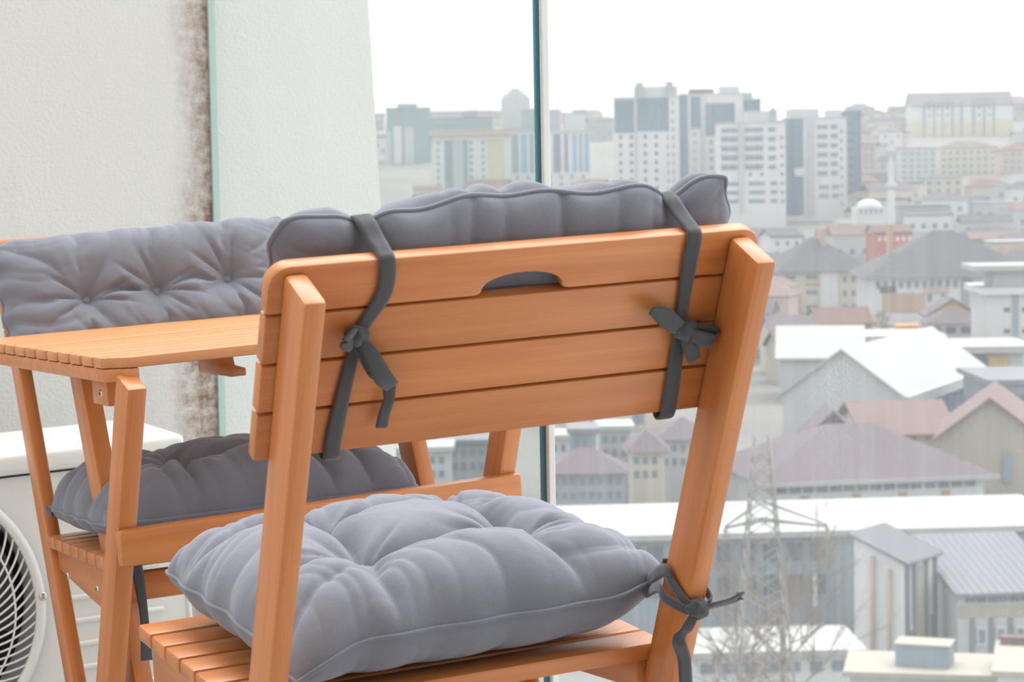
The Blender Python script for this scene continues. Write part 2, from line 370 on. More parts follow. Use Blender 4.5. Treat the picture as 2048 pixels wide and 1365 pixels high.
def chair(label, RM):
    root = thing('folding_chair', label, 'chair', RM, 'folding chairs of the bistro set')
    # back slats (local x = u, y = up the back, z = towards the rear)
    th = .014
    for k in range(3):
        M = frame(NB(0, V0+PS*(k+.5), -th/2), (1, 0, 0), S_)
        new_obj('back_slat', box_mesh(W_, PS-.0022, th, WOOD, .002), root, RM @ M)
    new_obj('back_slat', top_slat_mesh(True), root, RM @ frame(NB(0, V0+PS*3+.0008, -th), (1, 0, 0), S_))
    zl = (ZS - sin(A_)*PD)/cos(A_)
    for s in (-1, 1):
        beam(root, RM, 'back_post', NB(s*PX, -zl, PD/2), NB(s*PX, .421, PD/2), (1, 0, 0), PW, PD, bev=.0045)
    # seat
    n = 7; pt = SD/n
    for k in range(n):
        beam(root, RM, 'seat_slat', NS(-SXH, pt*(k+.5), -.008), NS(SXH, pt*(k+.5), -.008), SY, pt-.006, .016, bev=.003)
    for s in (-1, 1):
        # side rail: deeper at the front
        out = [(.012, -.052), (.012, -.0165), (SD-.012, -.0165), (SD-.012, -.055), (SD*.5, -.075)]
        out = [(.012, -.045), (SD-.02, -.078), (SD-.012, -.07), (SD-.012, -.0165), (.012, -.0165)]
        M = Matrix.Translation(Vector((s*.186-.009, 0, ZS))) @ Matrix(((0, 0, 1, 0), (SY.y, SZ.y, 0, 0), (SY.z, SZ.z, 0, 0), (0, 0, 0, 1)))
        new_obj('seat_rail', prism_mesh(out, .018, WOOD, .0025), root, RM @ M)
        for tt in (.07, .245):
            p = NS(s*(.196), tt, -.048)
            screw(root, RM @ frame(p, (0, 1, 0), (0, 0, s)) if s > 0 else RM @ frame(p, (0, 1, 0), (0, 0, -1)))
        # rear leg: from the seat front to the floor behind
        top = NS(s*.164, .30, -.03); bot = Vector((s*.164, -.10, .012))
        beam(root, RM, 'rear_leg', bot, top, (1, 0, 0), .019, .036, bev=.004)
    beam(root, RM, 'stretcher', (-.155, -.045, .07), (.155, -.045, .07), (0, 1, 0), .018, .034)
    q = NB(0, -.36, PD*.5)
    beam(root, RM, 'stretcher', q-Vector((PX-.01, 0, 0)), q+Vector((PX-.01, 0, 0)), (0, 1, 0), .018, .032)
    beam(root, RM, 'seat_bar', NS(-.176, .31, -.042), NS(.176, .31, -.042), SY, .018, .034)
    return root
RN = Matrix.Rotation(radians(-4.925), 4, 'Z')
RF = T(.1683, 1.0698, 0) @ Matrix.Rotation(radians(180-6.205), 4, 'Z')
ch1 = chair('orange-brown wooden folding chair seen from behind in the foreground', RN)
ch2 = chair('orange-brown wooden folding chair pushed under the far side of the table', RF)

# ------------------------------------------------------------------ cushions
def dist_seg(X, Y, a, b):
    ax, ay = a; bx, by = b; dx, dy = bx-ax, by-ay
    t = np.clip(((X-ax)*dx+(Y-ay)*dy)/(dx*dx+dy*dy+1e-12), 0, 1)
    return np.hypot(X-(ax+t*dx), Y-(ay+t*dy)), t
def vnoise(X, Y, fx, fy, seed):
    rs = np.random.RandomState(seed); out = 0*X
    for k in range(7):
        a = rs.uniform(.5, 1.4); th = rs.uniform(-.5, .5); ph = rs.uniform(0, 6.28)
        out += np.sin((X*fx*cos(th)+Y*fy*sin(th))*a*2*pi + ph + 1.7*np.sin(Y*fy*.7+k)+1.3*np.sin(X*fx*.6+2*k))
    return out/7
def ridge(ph):
    """narrow valleys between broad folds, 0..1"""
    return (1-np.abs(np.sin(ph)))**2.2
def cushion_mesh(a, b, H, buttons, creases, seed, flat_bottom=.35, n=150, m=None, deform=None, ear=.004, gather=.004, dd=.85, n_exp=4.5, bgather=None, pucker=1.0):
    """tufted cushion: local x (width a), y (length b), z thickness; returns mesh, seam ring and button places"""
    m = m or n
    s = .6*np.sin(np.linspace(-pi/2, pi/2, n)) + .4*np.linspace(-1, 1, n); t = .6*np.sin(np.linspace(-pi/2, pi/2, m)) + .4*np.linspace(-1, 1, m)
    Sg, Tg = np.meshgrid(s, t, indexing='ij')
    rs = np.random.RandomState(seed)
    rc = 1-.055*(np.abs(Sg)*np.abs(Tg))**5
    px = a/2*Sg*(1-ear/a*2*(1-Tg**4))*rc + .0022*np.sin(Tg*15+seed)*np.abs(Sg)**6
    py = b/2*Tg*(1-ear/b*2*(1-Sg**4))*rc + .0022*np.sin(Sg*17+seed*2)*np.abs(Tg)**6
    prof = np.sqrt(np.clip((1-np.abs(Sg)**n_exp)*(1-np.abs(Tg)**n_exp), 0, 1))
    dep = 0*prof
    for bx, by in buttons:
        r = np.hypot(px-bx, py-by); dep = np.maximum(dep, dd*np.exp(-(r/.028)**1.05))
    for (p, q, dpt, wd) in creases:
        dx, dy = q[0]-p[0], q[1]-p[1]; ln = math.hypot(dx, dy)
        d, tt = dist_seg(px, py, p, q)
        side = ((px-p[0])*-dy+(py-p[1])*dx)/ln
        d = np.abs(side+.005*np.sin(tt*7+seed+ln*60)*np.sin(tt*pi))*((tt > 0) & (tt < 1)) + d*((tt <= 0) | (tt >= 1))
        dep = np.maximum(dep, dpt*np.exp(-(d/wd)**1.05)*(1-.25*np.sin(tt*pi)))
    z = H*prof*(1-dep*.88)
    # gathers running in from the seams
    win = np.clip(prof, 0, 1)**.6
    es = np.abs(Sg)**2.2; et = np.abs(Tg)**2.2
    wx = .9*np.sin(py*23+seed)+.6*np.sin(py*41+1+seed); wy = .9*np.sin(px*21+2+seed)+.6*np.sin(px*37+seed)
    f1, f2 = rs.uniform(38, 48), rs.uniform(40, 52)
    am1 = .35+.65*np.clip(.5+.8*np.sin(px*19+seed)+.4*np.sin(px*43), 0, 1); am2 = .35+.65*np.clip(.5+.8*np.sin(py*21+seed+2)+.4*np.sin(py*47), 0, 1)
    gz = et*am1*(ridge(px*f1+wx*.9+seed)+.6*ridge(px*f1*1.63+wx*1.3+seed*3)) + es*am2*(ridge(py*f2+wy*.9+seed)+.6*ridge(py*f2*1.57+wy*1.3))
    z = z - gather*win*gz*1.5
    z = z + .45*gather*prof*(vnoise(px, py, 9, 9, seed+9)+.5*vnoise(px, py, 22, 16, seed+19))
    # radial pleats around the buttons
    for i, (bx, by) in enumerate(buttons):
        dx, dy = px-bx, py-by; r = np.hypot(dx, dy); th = np.arctan2(dy, dx)
        z = z - .006*pucker*np.exp(-((r-.036)/.024)**2)*ridge(th*3.5+seed+i*2.1+1.2*np.sin(th*2+i))
    bg_ = gather*.6 if bgather is None else bgather
    zbm = -H*flat_bottom*prof + bg_*win*gz*1.2 + .4*bg_*prof*vnoise(px, py, 9, 11, seed+3)
    P = np.stack([px, py, z], -1).reshape(-1, 3); Q = np.stack([px, py, zbm], -1).reshape(-1, 3)
    if deform is not None: P = deform(P); Q = deform(Q)
    idx = lambda i, j: i*m+j
    faces = [(idx(i, j), idx(i+1, j), idx(i+1, j+1), idx(i, j+1)) for i in range(n-1) for j in range(m-1)]
    off = n*m; remap = np.arange(n*m)+off
    for i in range(n):
        for j in range(m):
            if i in (0, n-1) or j in (0, m-1): remap[idx(i, j)] = idx(i, j)
    fb = [tuple(int(remap[k]) for k in f[::-1]) for f in faces]
    me = mesh_from('cushion', np.vstack([P, Q]), faces+fb, FAB, True)
    per = [idx(i, 0) for i in range(n)] + [idx(n-1, j) for j in range(1, m)] + [idx(i, m-1) for i in range(n-2, -1, -1)] + [idx(0, j) for j in range(m-2, 0, -1)]
    ring = [Vector(P[k]) for k in per][::2]
    bz = []
    for bx, by in buttons:
        k = int(np.argmin(np.hypot(px-bx, py-by).ravel())); bz.append(Vector(P[k]))
    return me, ring, bz
def button_mesh():
    bm = bmesh.new(); bmesh.ops.create_uvsphere(bm, u_segments=14, v_segments=8, radius=.0075)
    bmesh.ops.scale(bm, vec=(1, 1, .55), verts=bm.verts); return bm_mesh(bm, 'button', FAB, True)
BUT = button_mesh()
def cushion(name, label, cat, M, a, b, H, buttons, creases, seed, group, pipe=True, **kw):
    me, ring, bz = cushion_mesh(a, b, H, buttons, creases, seed, **kw)
    o = new_obj(name, me, None, M); tag(o, label, cat, group)
    if pipe: new_obj('piping', tube_mesh(ring, .0022, FAB, 6, True), o, M)
    for p in bz: new_obj('button', BUT, o, M @ T(*(p+Vector((0, 0, .003)))))
    return o

# --- near seat cushion: local x = u, y = t, z = height above the slats
def cr_grid(B, a, b, inner=.78, outer=.5):
    """creases between the four buttons and out to the sides"""
    rl, rr, fl_, fr = B; w = .016
    L_ = [(rl, rr, inner, w), (rr, fr, inner, w), (fr, fl_, inner, w), (fl_, rl, inner, w)]
    for (x, y), sx_, sy_ in ((rl, -1, -1), (rr, 1, -1), (fl_, -1, 1), (fr, 1, 1)):
        L_.append(((x, y), (sx_*a/2, y*1.15), outer, w)); L_.append(((x, y), (x*1.15, sy_*b/2), outer, w))
    return L_
def dz_near(P):
    P = P.copy(); x, y, z = P[:, 0], P[:, 1], P[:, 2]
    # rear-left corner slumps over the seat edge, right rear lifts towards the post
    k = np.clip((-x-.10)/.11, 0, 1)**2*np.clip((-y-.04)/.13, 0, 1)**1.5
    P[:, 2] -= .050*k; P[:, 1] -= .012*k
    k2 = np.clip((x-.10)/.11, 0, 1)**2*np.clip((-y-.06)/.12, 0, 1)**1.5
    P[:, 2] += .022*k2; P[:, 1] += .010*k2
    return P
B1 = [(-.075, -.07), (.085, -.055), (-.055, .085), (.095, .085)]
MN = RN @ Matrix.Translation(NS(.017, .166, .050)) @ Matrix.Rotation(ST, 4, 'X') @ Matrix.Rotation(radians(1.5), 4, 'Z')
seat_c1 = cushion('seat_cushion', 'plump grey tufted seat cushion on the near chair', 'cushion', MN, .388, .362, .070, B1, cr_grid(B1, .388, .362), 3, 'grey tufted cushions',
                  flat_bottom=.72, deform=dz_near, n=200, gather=.0065, bgather=.004)
B2 = [(-.075, -.07), (.075, -.07), (-.075, .075), (.075, .075)]
MF = RF @ Matrix.Translation(NS(0, .165, .036)) @ Matrix.Rotation(ST, 4, 'X')
seat_c2 = cushion('seat_cushion', 'grey tufted seat cushion on the far chair under the table', 'cushion', MF, .41, .36, .082, B2, cr_grid(B2, .41, .36), 11, 'grey tufted cushions',
                  flat_bottom=.44, n=170, gather=.013, bgather=.010)
# --- back cushions: local x = u, y = up the back, z = out of the front of the back
def flop(a, b, H, straps, up):
    def f(P):
        P = P.copy(); x, y, z = P[:, 0].copy(), P[:, 1].copy(), P[:, 2].copy()
        e = np.clip((y/(b/2)-.35)/.65, 0, 1)
        lump = 1+.25*np.sin(x*23+1.2)+.2*np.sin(x*41+.4)+.12*np.sin(x*77+2)
        P[:, 1] += up*np.clip(z/H, 0, 1)**.8*e*lump
        P[:, 1] += .0025*e*np.sin(x*19+.8)+.0015*e*np.sin(x*47)
        P[:, 2] += .004*e*np.sin(x*37+2)
        for xs in straps:
            g_ = np.exp(-((x-xs)/.016)**2)*e
            P[:, 1] -= .011*g_; P[:, 2] *= 1-.35*g_
        return P
    return f
def back_cushion(label, RM, cu, cv, rot, H, seed, a, b, B, nfront, gather, flat=.4, deform=None):
    MB = RM @ frame(NB(cu, cv, -nfront), (-1, 0, 0), S_) @ Matrix.Rotation(radians(rot), 4, 'Z')
    crs = [(B[0], B[1], .55, .012), (B[1], B[2], .55, .012)]
    for i, (x, y) in enumerate(B):
        crs.append(((x, y), (x*1.05, b/2), .38, .011)); crs.append(((x, y), (x*1.1, -b/2), .38, .011))
    crs.append((B[0], (-a/2, B[0][1]), .3, .014)); crs.append((B[2], (a/2, B[2][1]), .3, .014))
    crs.append((B[0], (-a/2, b/2), .25, .012)); crs.append((B[2], (a/2, b/2), .25, .012))
    return cushion('back_cushion', label, 'cushion', MB, a, b, H, B, crs, seed, 'grey tufted cushions', pipe=True, flat_bottom=flat, n=190, m=120, gather=gather, ear=.003, n_exp=4.0, bgather=gather, deform=deform), MB
bc1, MB1 = back_cushion('grey tufted back cushion tied over the top of the near chair', RN, .006, .356, -1.6, .042, 21, .415, .190, [(-.115, 0), (0, 0), (.115, 0)], .046, .011, .74, flop(.415, .19, .042, (.127, -.146), .014))
bc2, MB2 = back_cushion('grey tufted back cushion with three buttons on the far chair', RF, .006, .324, 1.3, .056, 8, .428, .190, [(-.102, -.014), (-.003, -.011), (.100, -.004)], .030, .006, .28)

# --- ties (parts of their cushions, laid out in chair coordinates)
def tie(parent, RM, name, P, W, width, th=.0014):
    return new_obj(name, ribbon_mesh([RM @ Vector(p) for p in P], [RM.to_3x3() @ Vector(w) for w in W], width, TIE, th), parent)
def knot(parent, RM, p, size, seed):
    bm = bmesh.new(); bmesh.ops.create_icosphere(bm, subdivisions=3, radius=1)
    for v in bm.verts:
        k = 1 + .28*noise.noise(v.co*1.6+Vector((seed, 0, 0))) + .10*sin(v.co.x*7+v.co.z*5)
        v.co = Vector((v.co.x*size[0]*k, v.co.y*size[1]*k, v.co.z*size[2]*k))
    return new_obj('tie_knot', bm_mesh(bm, 'knot', TIE, True), parent, RM @ Matrix.Translation(Vector(p)))
U = Vector((1, 0, 0))
VT = V0+3*PS+TOPH
def strap(parent, RM, ut, um, ub, w):
    P = [NB(ut-.004, VT+.0125, -.050), NB(ut-.003, VT+.0115, -.038), NB(ut-.001, VT+.006, -.024), NB(ut, VT+.0028, -.008), NB(ut, VT-.002, .0025), NB(ut, VT-.03, .0025), NB(um, V0+.105, .003), NB(ub, V0+.02, .0025), NB(ub, V0-.002, .002), NB(ub, V0-.006, -.008), NB(ub, V0+.01, -.02)]
    tie(parent, RM, 'tie_strap', P, [U]*len(P), [w*1.3, w*1.2, w*1.1, w, w, w, w*.8, w*1.05, w, w, w])
strap(bc1, RN, -.121, -.139, -.150, .0135)
strap(bc1, RN, .150, .1515, .156, .0135)
# left bow
kl = NB(-.142, V0+.112, .008); knot(bc1, RN, kl, (.010, .008, .008), 1)
D = lambda du, dv, dn=0: U*du + S_*dv + N_*dn
tie(bc1, RN, 'tie_loop', [kl, kl+D(-.008, .006, .008), kl+D(-.013, .001, .010), kl+D(-.006, -.004, .006), kl], [S_+U*.3]*5, .011)
tie(bc1, RN, 'tie_tail', [kl, kl+D(.006, -.012, .006), kl+D(.016, -.028, .008), kl+D(.028, -.040, .005), kl+D(.032, -.058, .003), kl+D(.030, -.074, .002), kl+D(.029, -.086, .002)], [U*1+S_*.6, U*1+S_*.6, U+S_*.5, U+S_*.4+N_*.6, U+N_*.4, U, U], [.008, .013, .015, .013, .009, .010, .010])
tie(bc1, RN, 'tie_loop', [kl, kl+D(.008, -.010, .010), kl+D(.019, -.030, .016), kl+D(.030, -.042, .011), kl+D(.022, -.036, .005), kl+D(.008, -.012, .004)], [U*1+S_*.6]*6, [.006, .012, .015, .011, .010, .006])
# right bow
kr = NB(.153, V0+.087, .008); knot(bc1, RN, kr, (.011, .009, .0095), 4)
tie(bc1, RN, 'tie_tail', [kr, kr+D(-.014, .010, .006), kr+D(-.028, .021, .008), kr+D(-.040, .027, .008)], [S_+U*.4]*4, [.008, .015, .016, .007])
tie(bc1, RN, 'tie_loop', [kr, kr+D(.010, -.003, .010), kr+D(.022, -.007, .010), kr+D(.027, -.003, .006), kr+D(.018, -.001, .004), kr], [S_+U*.3]*6, [.007, .012, .014, .012, .012, .008])
tie(bc1, RN, 'tie_tail', [kr, kr+D(.004, -.012, .008), kr+D(.010, -.024, .008), kr+D(.011, -.029, .006)], [U+S_*.5]*4, [.008, .013, .013, .008])
# seat cushion ties: right rear round the post
ks = NB(PX-.004, .080, PD+.009); knot(seat_c1, RN, ks, (.010, .008, .009), 7)
Zv = Vector((0, 0, 1)); Yv = Vector((0, 1, 0))
tie(seat_c1, RN, 'tie_strap', [NS(.19, .02, .05), NB(PX-PW/2-.004, .088, .006), NB(PX-PW/2-.004, .086, PD*.5), NB(PX-PW/2-.002, .082, PD+.002), ks], [S_]*5, [.013, .012, .011, .010, .008])
tie(seat_c1, RN, 'tie_strap', [NS(.19, .01, .046), NB(PX-PW/2-.010, .074, .012), NB(PX-PW/2-.012, .075, PD*.6), NB(PX-PW/2-.004, .078, PD+.005), ks], [S_]*5, [.011, .010, .010, .009, .008])
tie(seat_c1, RN, 'tie_strap', [ks, NB(PX+PW/2+.003, .082, PD+.002), NB(PX+PW/2+.003, .085, PD*.4), NB(PX+PW/2, .086, -.003), NB(PX-.01, .088, -.004)], [S_]*5, [.008, .009, .010, .010, .010])
tie(seat_c1, RN, 'tie_loop', [ks, ks+D(.014, .004, .003), ks+D(.030, .004, .001), ks+D(.042, .008, 0), ks+D(.040, .000, -.004), ks+D(.024, -.002, -.004), ks], [S_+N_*.4]*7, [.006, .009, .010, .009, .009, .009, .006])
tie(seat_c1, RN, 'tie_tail', [ks, ks+D(-.010, -.014, .005), ks+D(-.018, -.026, .007), ks+Vector((-.020, -.006, -.042)), ks+Vector((-.018, -.002, -.075)), ks+Vector((-.017, 0, -.115))], [S_*.6+U, U+S_*.6, U+S_*.3, U, U, U], [.006, .010, .012, .013, .013, .012])
# left rear, slumped corner
kq = NB(-PX-.012, .005, -.012)
tie(seat_c1, RN, 'tie_tail', [NS(-.196, .005, .006), NS(-.207, -.004, -.012), NS(-.205, -.006, -.05), NS(-.202, -.004, -.10)], [Yv+U*.5]*4, [.012, .013, .013, .012])
tie(seat_c1, RN, 'tie_tail', [NS(-.168, -.006, .004), NB(-.176, -.020, .010), NB(-.190, -.045, PD+.004), NB(-.192, -.08, PD+.004)], [U+S_*.6]*4, .013)
# far seat cushion ties
tie(seat_c2, RF, 'tie_tail', [NS(.168, .335, .03), NS(.170, .352, 0), NS(.169, .356, -.03), NS(.166, .352, -.075), NS(.168, .353, -.125)], [U]*5, [.013, .012, .013, .010, .014])
tie(seat_c2, RF, 'tie_strap', [NS(.20, .03, .03), NS(.203, .005, .035), NB(PX, .03, -.003)], [Zv]*3, .007)

# ------------------------------------------------------------------ table
TX, TY = .1801, .8804
RT = T(TX, TY, 0); L2, D2, HT, TH = .5475/2, .5257/2, .7103, .0125
table = thing('folding_table', 'small slatted orange-brown wooden folding table between the two chairs', 'table', RT)
y = -D2; first = .056; nsl = 12; pit = (2*D2-first)/(nsl-1)
for k in range(nsl):
    wd = first if k == 0 else pit
    if k == 0:
        c = .026; o_ = [(-L2, wd-.0025), (-L2, c), (-L2+c, 0), (L2-c, 0), (L2, c), (L2, wd-.0025)]
        new_obj('table_slat', prism_mesh(o_, TH, WOODT, .0025), table, RT @ T(0, y, HT-TH))
    elif k == nsl-1:
        c = .026; o_ = [(-L2, .0025), (L2, .0025), (L2, wd-c), (L2-c, wd), (-L2+c, wd), (-L2, wd-c)]
        new_obj('table_slat', prism_mesh(o_, TH, WOODT, .0025), table, RT @ T(0, y, HT-TH))
    else: new_obj('table_slat', box_mesh(2*L2, pit-.0065, TH, WOODT, .0032), table, RT @ T(0, y+pit/2, HT-TH/2))
    y += wd
RH = .0155
for s in (-1, 1):
    c = .024; w = .036
    o_ = [(-w, -D2+.002), (-c, -D2+.002), (-.001, -D2+c+.001), (-.001, D2-c-.001), (-c, D2-.002), (-w, D2-.002)]
    if s < 0: o_ = [(-x, y) for x, y in o_][::-1]
    new_obj('end_rail', prism_mesh(o_, RH, WOOD, .0022), table, RT @ T(s*L2, 0, HT-TH-RH-.0002))
zt = HT-TH-RH-.001
XL, XR, LW, LD, INS = -.2629, .2549, .0235, .044, .0368
def lay(y0, y1, z): return y0 + (y1-y0)*z/.7
def leg(name, x, y0, y1):
    p0 = Vector((x, lay(y0, y1, 0), 0)); p1 = Vector((x, lay(y0, y1, zt+.004), zt+.004))
    d = (p1-p0).normalized()
    M = frame((p0+p1)/2+d*.005, d, (1, 0, 0))
    # section along y is LD measured horizontally -> thinner across the bar
    hh = LD*abs(d.z)
    return new_obj(name, box_mesh((p1-p0).length-.012, LW, hh, WOOD, .004), table, RT @ T(0, LD/2, 0) @ M)
for x in (XL+LW/2, XR-LW/2): leg('outer_leg', x, .0004, -.298)
for x in (XL+INS+LW/2, XR-INS-LW/2): leg('inner_leg', x, -.2257, -.0051)
zr, hr = .4700, .043
yr = lay(.0004, -.298, zr+.02)
beam(table, RT, 'cross_rail', (XL-.002, yr-.010, zr+hr/2), (XR+.004, yr-.010, zr+hr/2), (0, 1, 0), .018, hr, bev=.006)
beam(table, RT, 'cross_rail', (XL+LW, lay(.0004, -.298, .1)+.02, .1), (XR-LW, lay(.0004, -.298, .1)+.02, .1), (0, 1, 0), .018, .035)
for x in (XL+.002, XR-.036): beam(table, RT, 'pivot_block', (x, -.185, zt-.0145), (x+.034, -.185, zt-.0145), (0, 1, 0), .052, .029, bev=.003)
screw(table, RT @ frame((XL+.0015, -.190, zt-.015), (0, 1, 0), (0, 0, -1)))
screw(table, RT @ frame((XL-.0008, lay(.0004, -.298, .27)+.022, .27), (0, 1, 0), (0, 0, -1)))
# notched stop block under the top
nb_ = [(0, 0), (.11, 0), (.11, .010), (.075, .012), (.068, .028), (.042, .028), (.036, .030), (0, .030)]
rq = ray(411, 744); pq = C + rq*((zt-.030-C.z)/rq.z); print('block', pq - Vector((TX, TY, 0)))
Mb = frame((pq.x-TX+.012, pq.y-TY, zt-.030), (0, -1, 0), (0, 0, 1))
new_obj('stop_block', prism_mesh(nb_, .022, WOOD, .002), table, RT @ Mb)

# ------------------------------------------------------------------ air conditioner outdoor unit
AY = 1.52
r1 = ray(362, 868); pc = C + r1*((AY-C.y)/r1.y)
RA = T(pc.x, AY, 0) @ Matrix.Rotation(radians(-5), 4, 'Z')       # local origin: floor under the front right top corner
ATOP = pc.z; AW, AD, AB = .80, .30, .055
ac = thing('air_conditioner', 'cream outdoor air conditioner unit with round fan grille by the stucco wall', 'air conditioner', RA)
def on_ac(x, y):
    I = RA.inverted(); c0 = I @ C; d = I.to_3x3() @ ray(x, y); s = -c0.y/d.y; q = c0+d*s; return q.x, q.z
pts = [on_ac(85, 1214), on_ac(0, 1027), on_ac(48, 1365)]
(x1, z1), (x2, z2), (x3, z3) = pts
A = np.array([[2*(x2-x1), 2*(z2-z1)], [2*(x3-x1), 2*(z3-z1)]]); bb = np.array([x2*x2-x1*x1+z2*z2-z1*z1, x3*x3-x1*x1+z3*z3-z1*z1])
fxc, fzc = np.linalg.solve(A, bb); fr_ = math.hypot(x1-fxc, z1-fzc)
print('fan', fxc, fzc, fr_, 'top', ATOP)
# body with a round hole in the front
bm = bmesh.new(); K = 64
zb_ = AB; zt_ = ATOP-.035; xl_, xr_ = -AW, -.004
circ = [bm.verts.new((fxc+fr_*.955*cos(2*pi*k/K), .004, fzc+fr_*.955*sin(2*pi*k/K))) for k in range(K)]
def proj(k):
    A = 2*pi*k/K; c_, s_ = cos(A), sin(A)
    tx = (xr_-fxc)/c_ if c_ > 1e-6 else ((xl_-fxc)/c_ if c_ < -1e-6 else 1e9)
    tz = (zt_-fzc)/s_ if s_ > 1e-6 else ((zb_-fzc)/s_ if s_ < -1e-6 else 1e9)
    t = min(tx, tz); return (fxc+c_*t, .004, fzc+s_*t)
outer = [bm.verts.new(proj(k)) for k in range(K)]
for k in range(K): bm.faces.new((circ[k], circ[(k+1) % K], outer[(k+1) % K], outer[k]))
deep = [bm.verts.new((v.co.x, .09, v.co.z)) for v in circ]
for k in range(K): bm.faces.new((circ[(k+1) % K], circ[k], deep[k], deep[(k+1) % K]))
me = bm_mesh(bm, 'front', ACW)
new_obj('front_panel', me, ac, RA)
bmv = [(xl_, .006, zb_), (xr_, .006, zb_), (xr_, .006, zt_), (xl_, .006, zt_), (xl_, AD, zb_), (xr_, AD, zb_), (xr_, AD, zt_), (xl_, AD, zt_)]
new_obj('casing', mesh_from('casing', bmv, [(1, 5, 6, 2), (5, 4, 7, 6), (4, 0, 3, 7), (3, 2, 6, 7), (0, 4, 5, 1)], ACW), ac, RA)
new_obj('corner_bead', tube_mesh([(xr_-.004, .006, zb_), (xr_-.004, .006, zt_)], .005, ACW, 10), ac, RA)
new_obj('top_lid', box_mesh(AW+.006, AD+.012, .034, ACW, .009, 3), ac, RA @ T(-AW/2, AD/2-.002, ATOP-.017))
new_obj('top_seam', box_mesh(AW-.01, .01, .003, ACD), ac, RA @ T(-AW/2, .006, ATOP-.0358))
bm = bmesh.new(); bmesh.ops.create_circle(bm, cap_ends=True, segments=48, radius=fr_*.96)
new_obj('fan_cavity', bm_mesh(bm, 'cav', ACD), ac, RA @ T(fxc, .089, fzc) @ Matrix.Rotation(pi/2, 4, 'X'))
FAND = plain('dark_fan_plastic', (.10, .10, .12), .5)
for k in range(3):
    ol = []
    for i in range(9): A = radians(-38+76*i/8); ol.append((fr_*.88*cos(A), fr_*.88*sin(A)))
    for i in range(5): A = radians(26-52*i/4); ol.append((fr_*.2*cos(A), fr_*.2*sin(A)))
    ol = ol[::1]
    new_obj('fan_blade', prism_mesh(ol, .004, FAND, 0), ac, RA @ T(fxc, .06, fzc) @ Matrix.Rotation(pi/2, 4, 'X') @ Matrix.Rotation(radians(120*k+20), 4, 'Z') @ Matrix.Rotation(radians(9), 4, 'X'))
ringp = lambda r, y: [(fxc+r*cos(2*pi*k/72), y, fzc+r*sin(2*pi*k/72)) for k in range(72)]
new_obj('grille_rim', tube_mesh(ringp(fr_*.985, -.002), .0085, ACG, 10, True), ac, RA)
for q_ in (.80, .56, .34): new_obj('grille_ring', tube_mesh(ringp(fr_*q_, -.013 if q_ < .8 else -.010), .0017, ACG, 6, True), ac, RA)
wire = []
for i in range(15):
    t = i/14; r = fr_*(.2+.78*t); A = .62*t**1.3
    wire.append((r*cos(A), -.014+.012*t**4, r*sin(A)))
WIRE = tube_mesh(wire, .0017, ACG, 6)
for k in range(76): new_obj('grille_wire', WIRE, ac, RA @ T(fxc, 0, fzc) @ Matrix.Rotation(2*pi*k/76, 4, 'Y'))
bm = bmesh.new(); bmesh.ops.create_cone(bm, cap_ends=True, segments=32, radius1=fr_*.2, radius2=fr_*.19, depth=.006)
new_obj('grille_hub', bm_mesh(bm, 'hub', ACG), ac, RA @ T(fxc, -.015, fzc) @ Matrix.Rotation(pi/2, 4, 'X'))
bm = bmesh.new(); bmesh.ops.create_uvsphere(bm, u_segments=14, v_segments=8, radius=.007); bmesh.ops.scale(bm, vec=(1, 1, .5), verts=bm.verts)
sm = bm_mesh(bm, 'gscrew', STEEL, True)
for A in (2, 92, 182, 272):
    new_obj('screw', sm, ac, RA @ T(fxc+fr_*1.0*cos(radians(A)), -.011, fzc+fr_*1.0*sin(radians(A))) @ Matrix.Rotation(pi/2, 4, 'X'))
# embossed ribs right of the fan
ra, rb = on_ac(326, 1172), on_ac(329, 1218)
pitch_ = ra[1]-rb[1]; xr2 = ra[0]; xl2 = fxc+fr_+.035
print('ribs', ra, rb, xl2)
for k in range(-1, 6):
    z = ra[1]-pitch_*k
    if z < zb_+.02: break
    new_obj('panel_rib', box_mesh(xr2-xl2, .008, .009, ACW, .0035, 3), ac, RA @ T((xr2+xl2)/2, .003, z))
for x in (-AW+.12, -.12): new_obj('foot', box_mesh(.05, AD+.04, AB, ALU, .004), ac, RA @ T(x, AD/2, AB/2))
#CITY
# ------------------------------------------------------------------ the city outside (built in the level frame GM)
rnd = random.Random(7)
def ter(x, y):
    t = min(1, max(0, (y-480)/1250)); t = t*t*(3-2*t)
    t2 = min(1, max(0, (y-520)/500)); side = min(1, max(0, (x/max(y, 1)-.10)/.12))
    return -27 + t*72 + 3*side*t2 + 2.0*t*sin(x/70)
PC = {}
def cm(name, col, rough=.85, var=.10): return plain('city_'+name, col, rough, var=var, scale=.12)
WHT = cm('white_render', (.56, .57, .57)); PAL = cm('pale_grey_render', (.42, .44, .45)); GRY = cm('grey_render', (.28, .30, .32))
BLU = cm('blue_grey_cladding', (.11, .175, .24)); DBL = cm('dark_blue_sheet', (.075, .12, .17)); STB = cm('sky_blue_cladding', (.16, .34, .48))
CRM = cm('cream_render', (.50, .46, .39)); YEL = cm('ochre_render', (.48, .34, .15)); LYE = cm('pale_yellow_render', (.52, .47, .33)); PNK = cm('pink_render', (.45, .36, .345))
ORG = cm('orange_render', (.72, .26, .07)); REDB = cm('red_render', (.42, .13, .11)); SAL = cm('salmon_render', (.42, .29, .22))
RRED = cm('red_tiles', (.13, .075, .07)); RPUR = cm('mauve_tiles', (.115, .093, .11)); RGRY = cm('grey_tiles', (.075, .078, .092)); RWHT = cm('white_roof_sheet', (.37, .38, .375)); RMET = cm('grey_roof_sheet', (.17, .18, .205)); RPNK = cm('faded_pink_tiles', (.17, .115, .11))
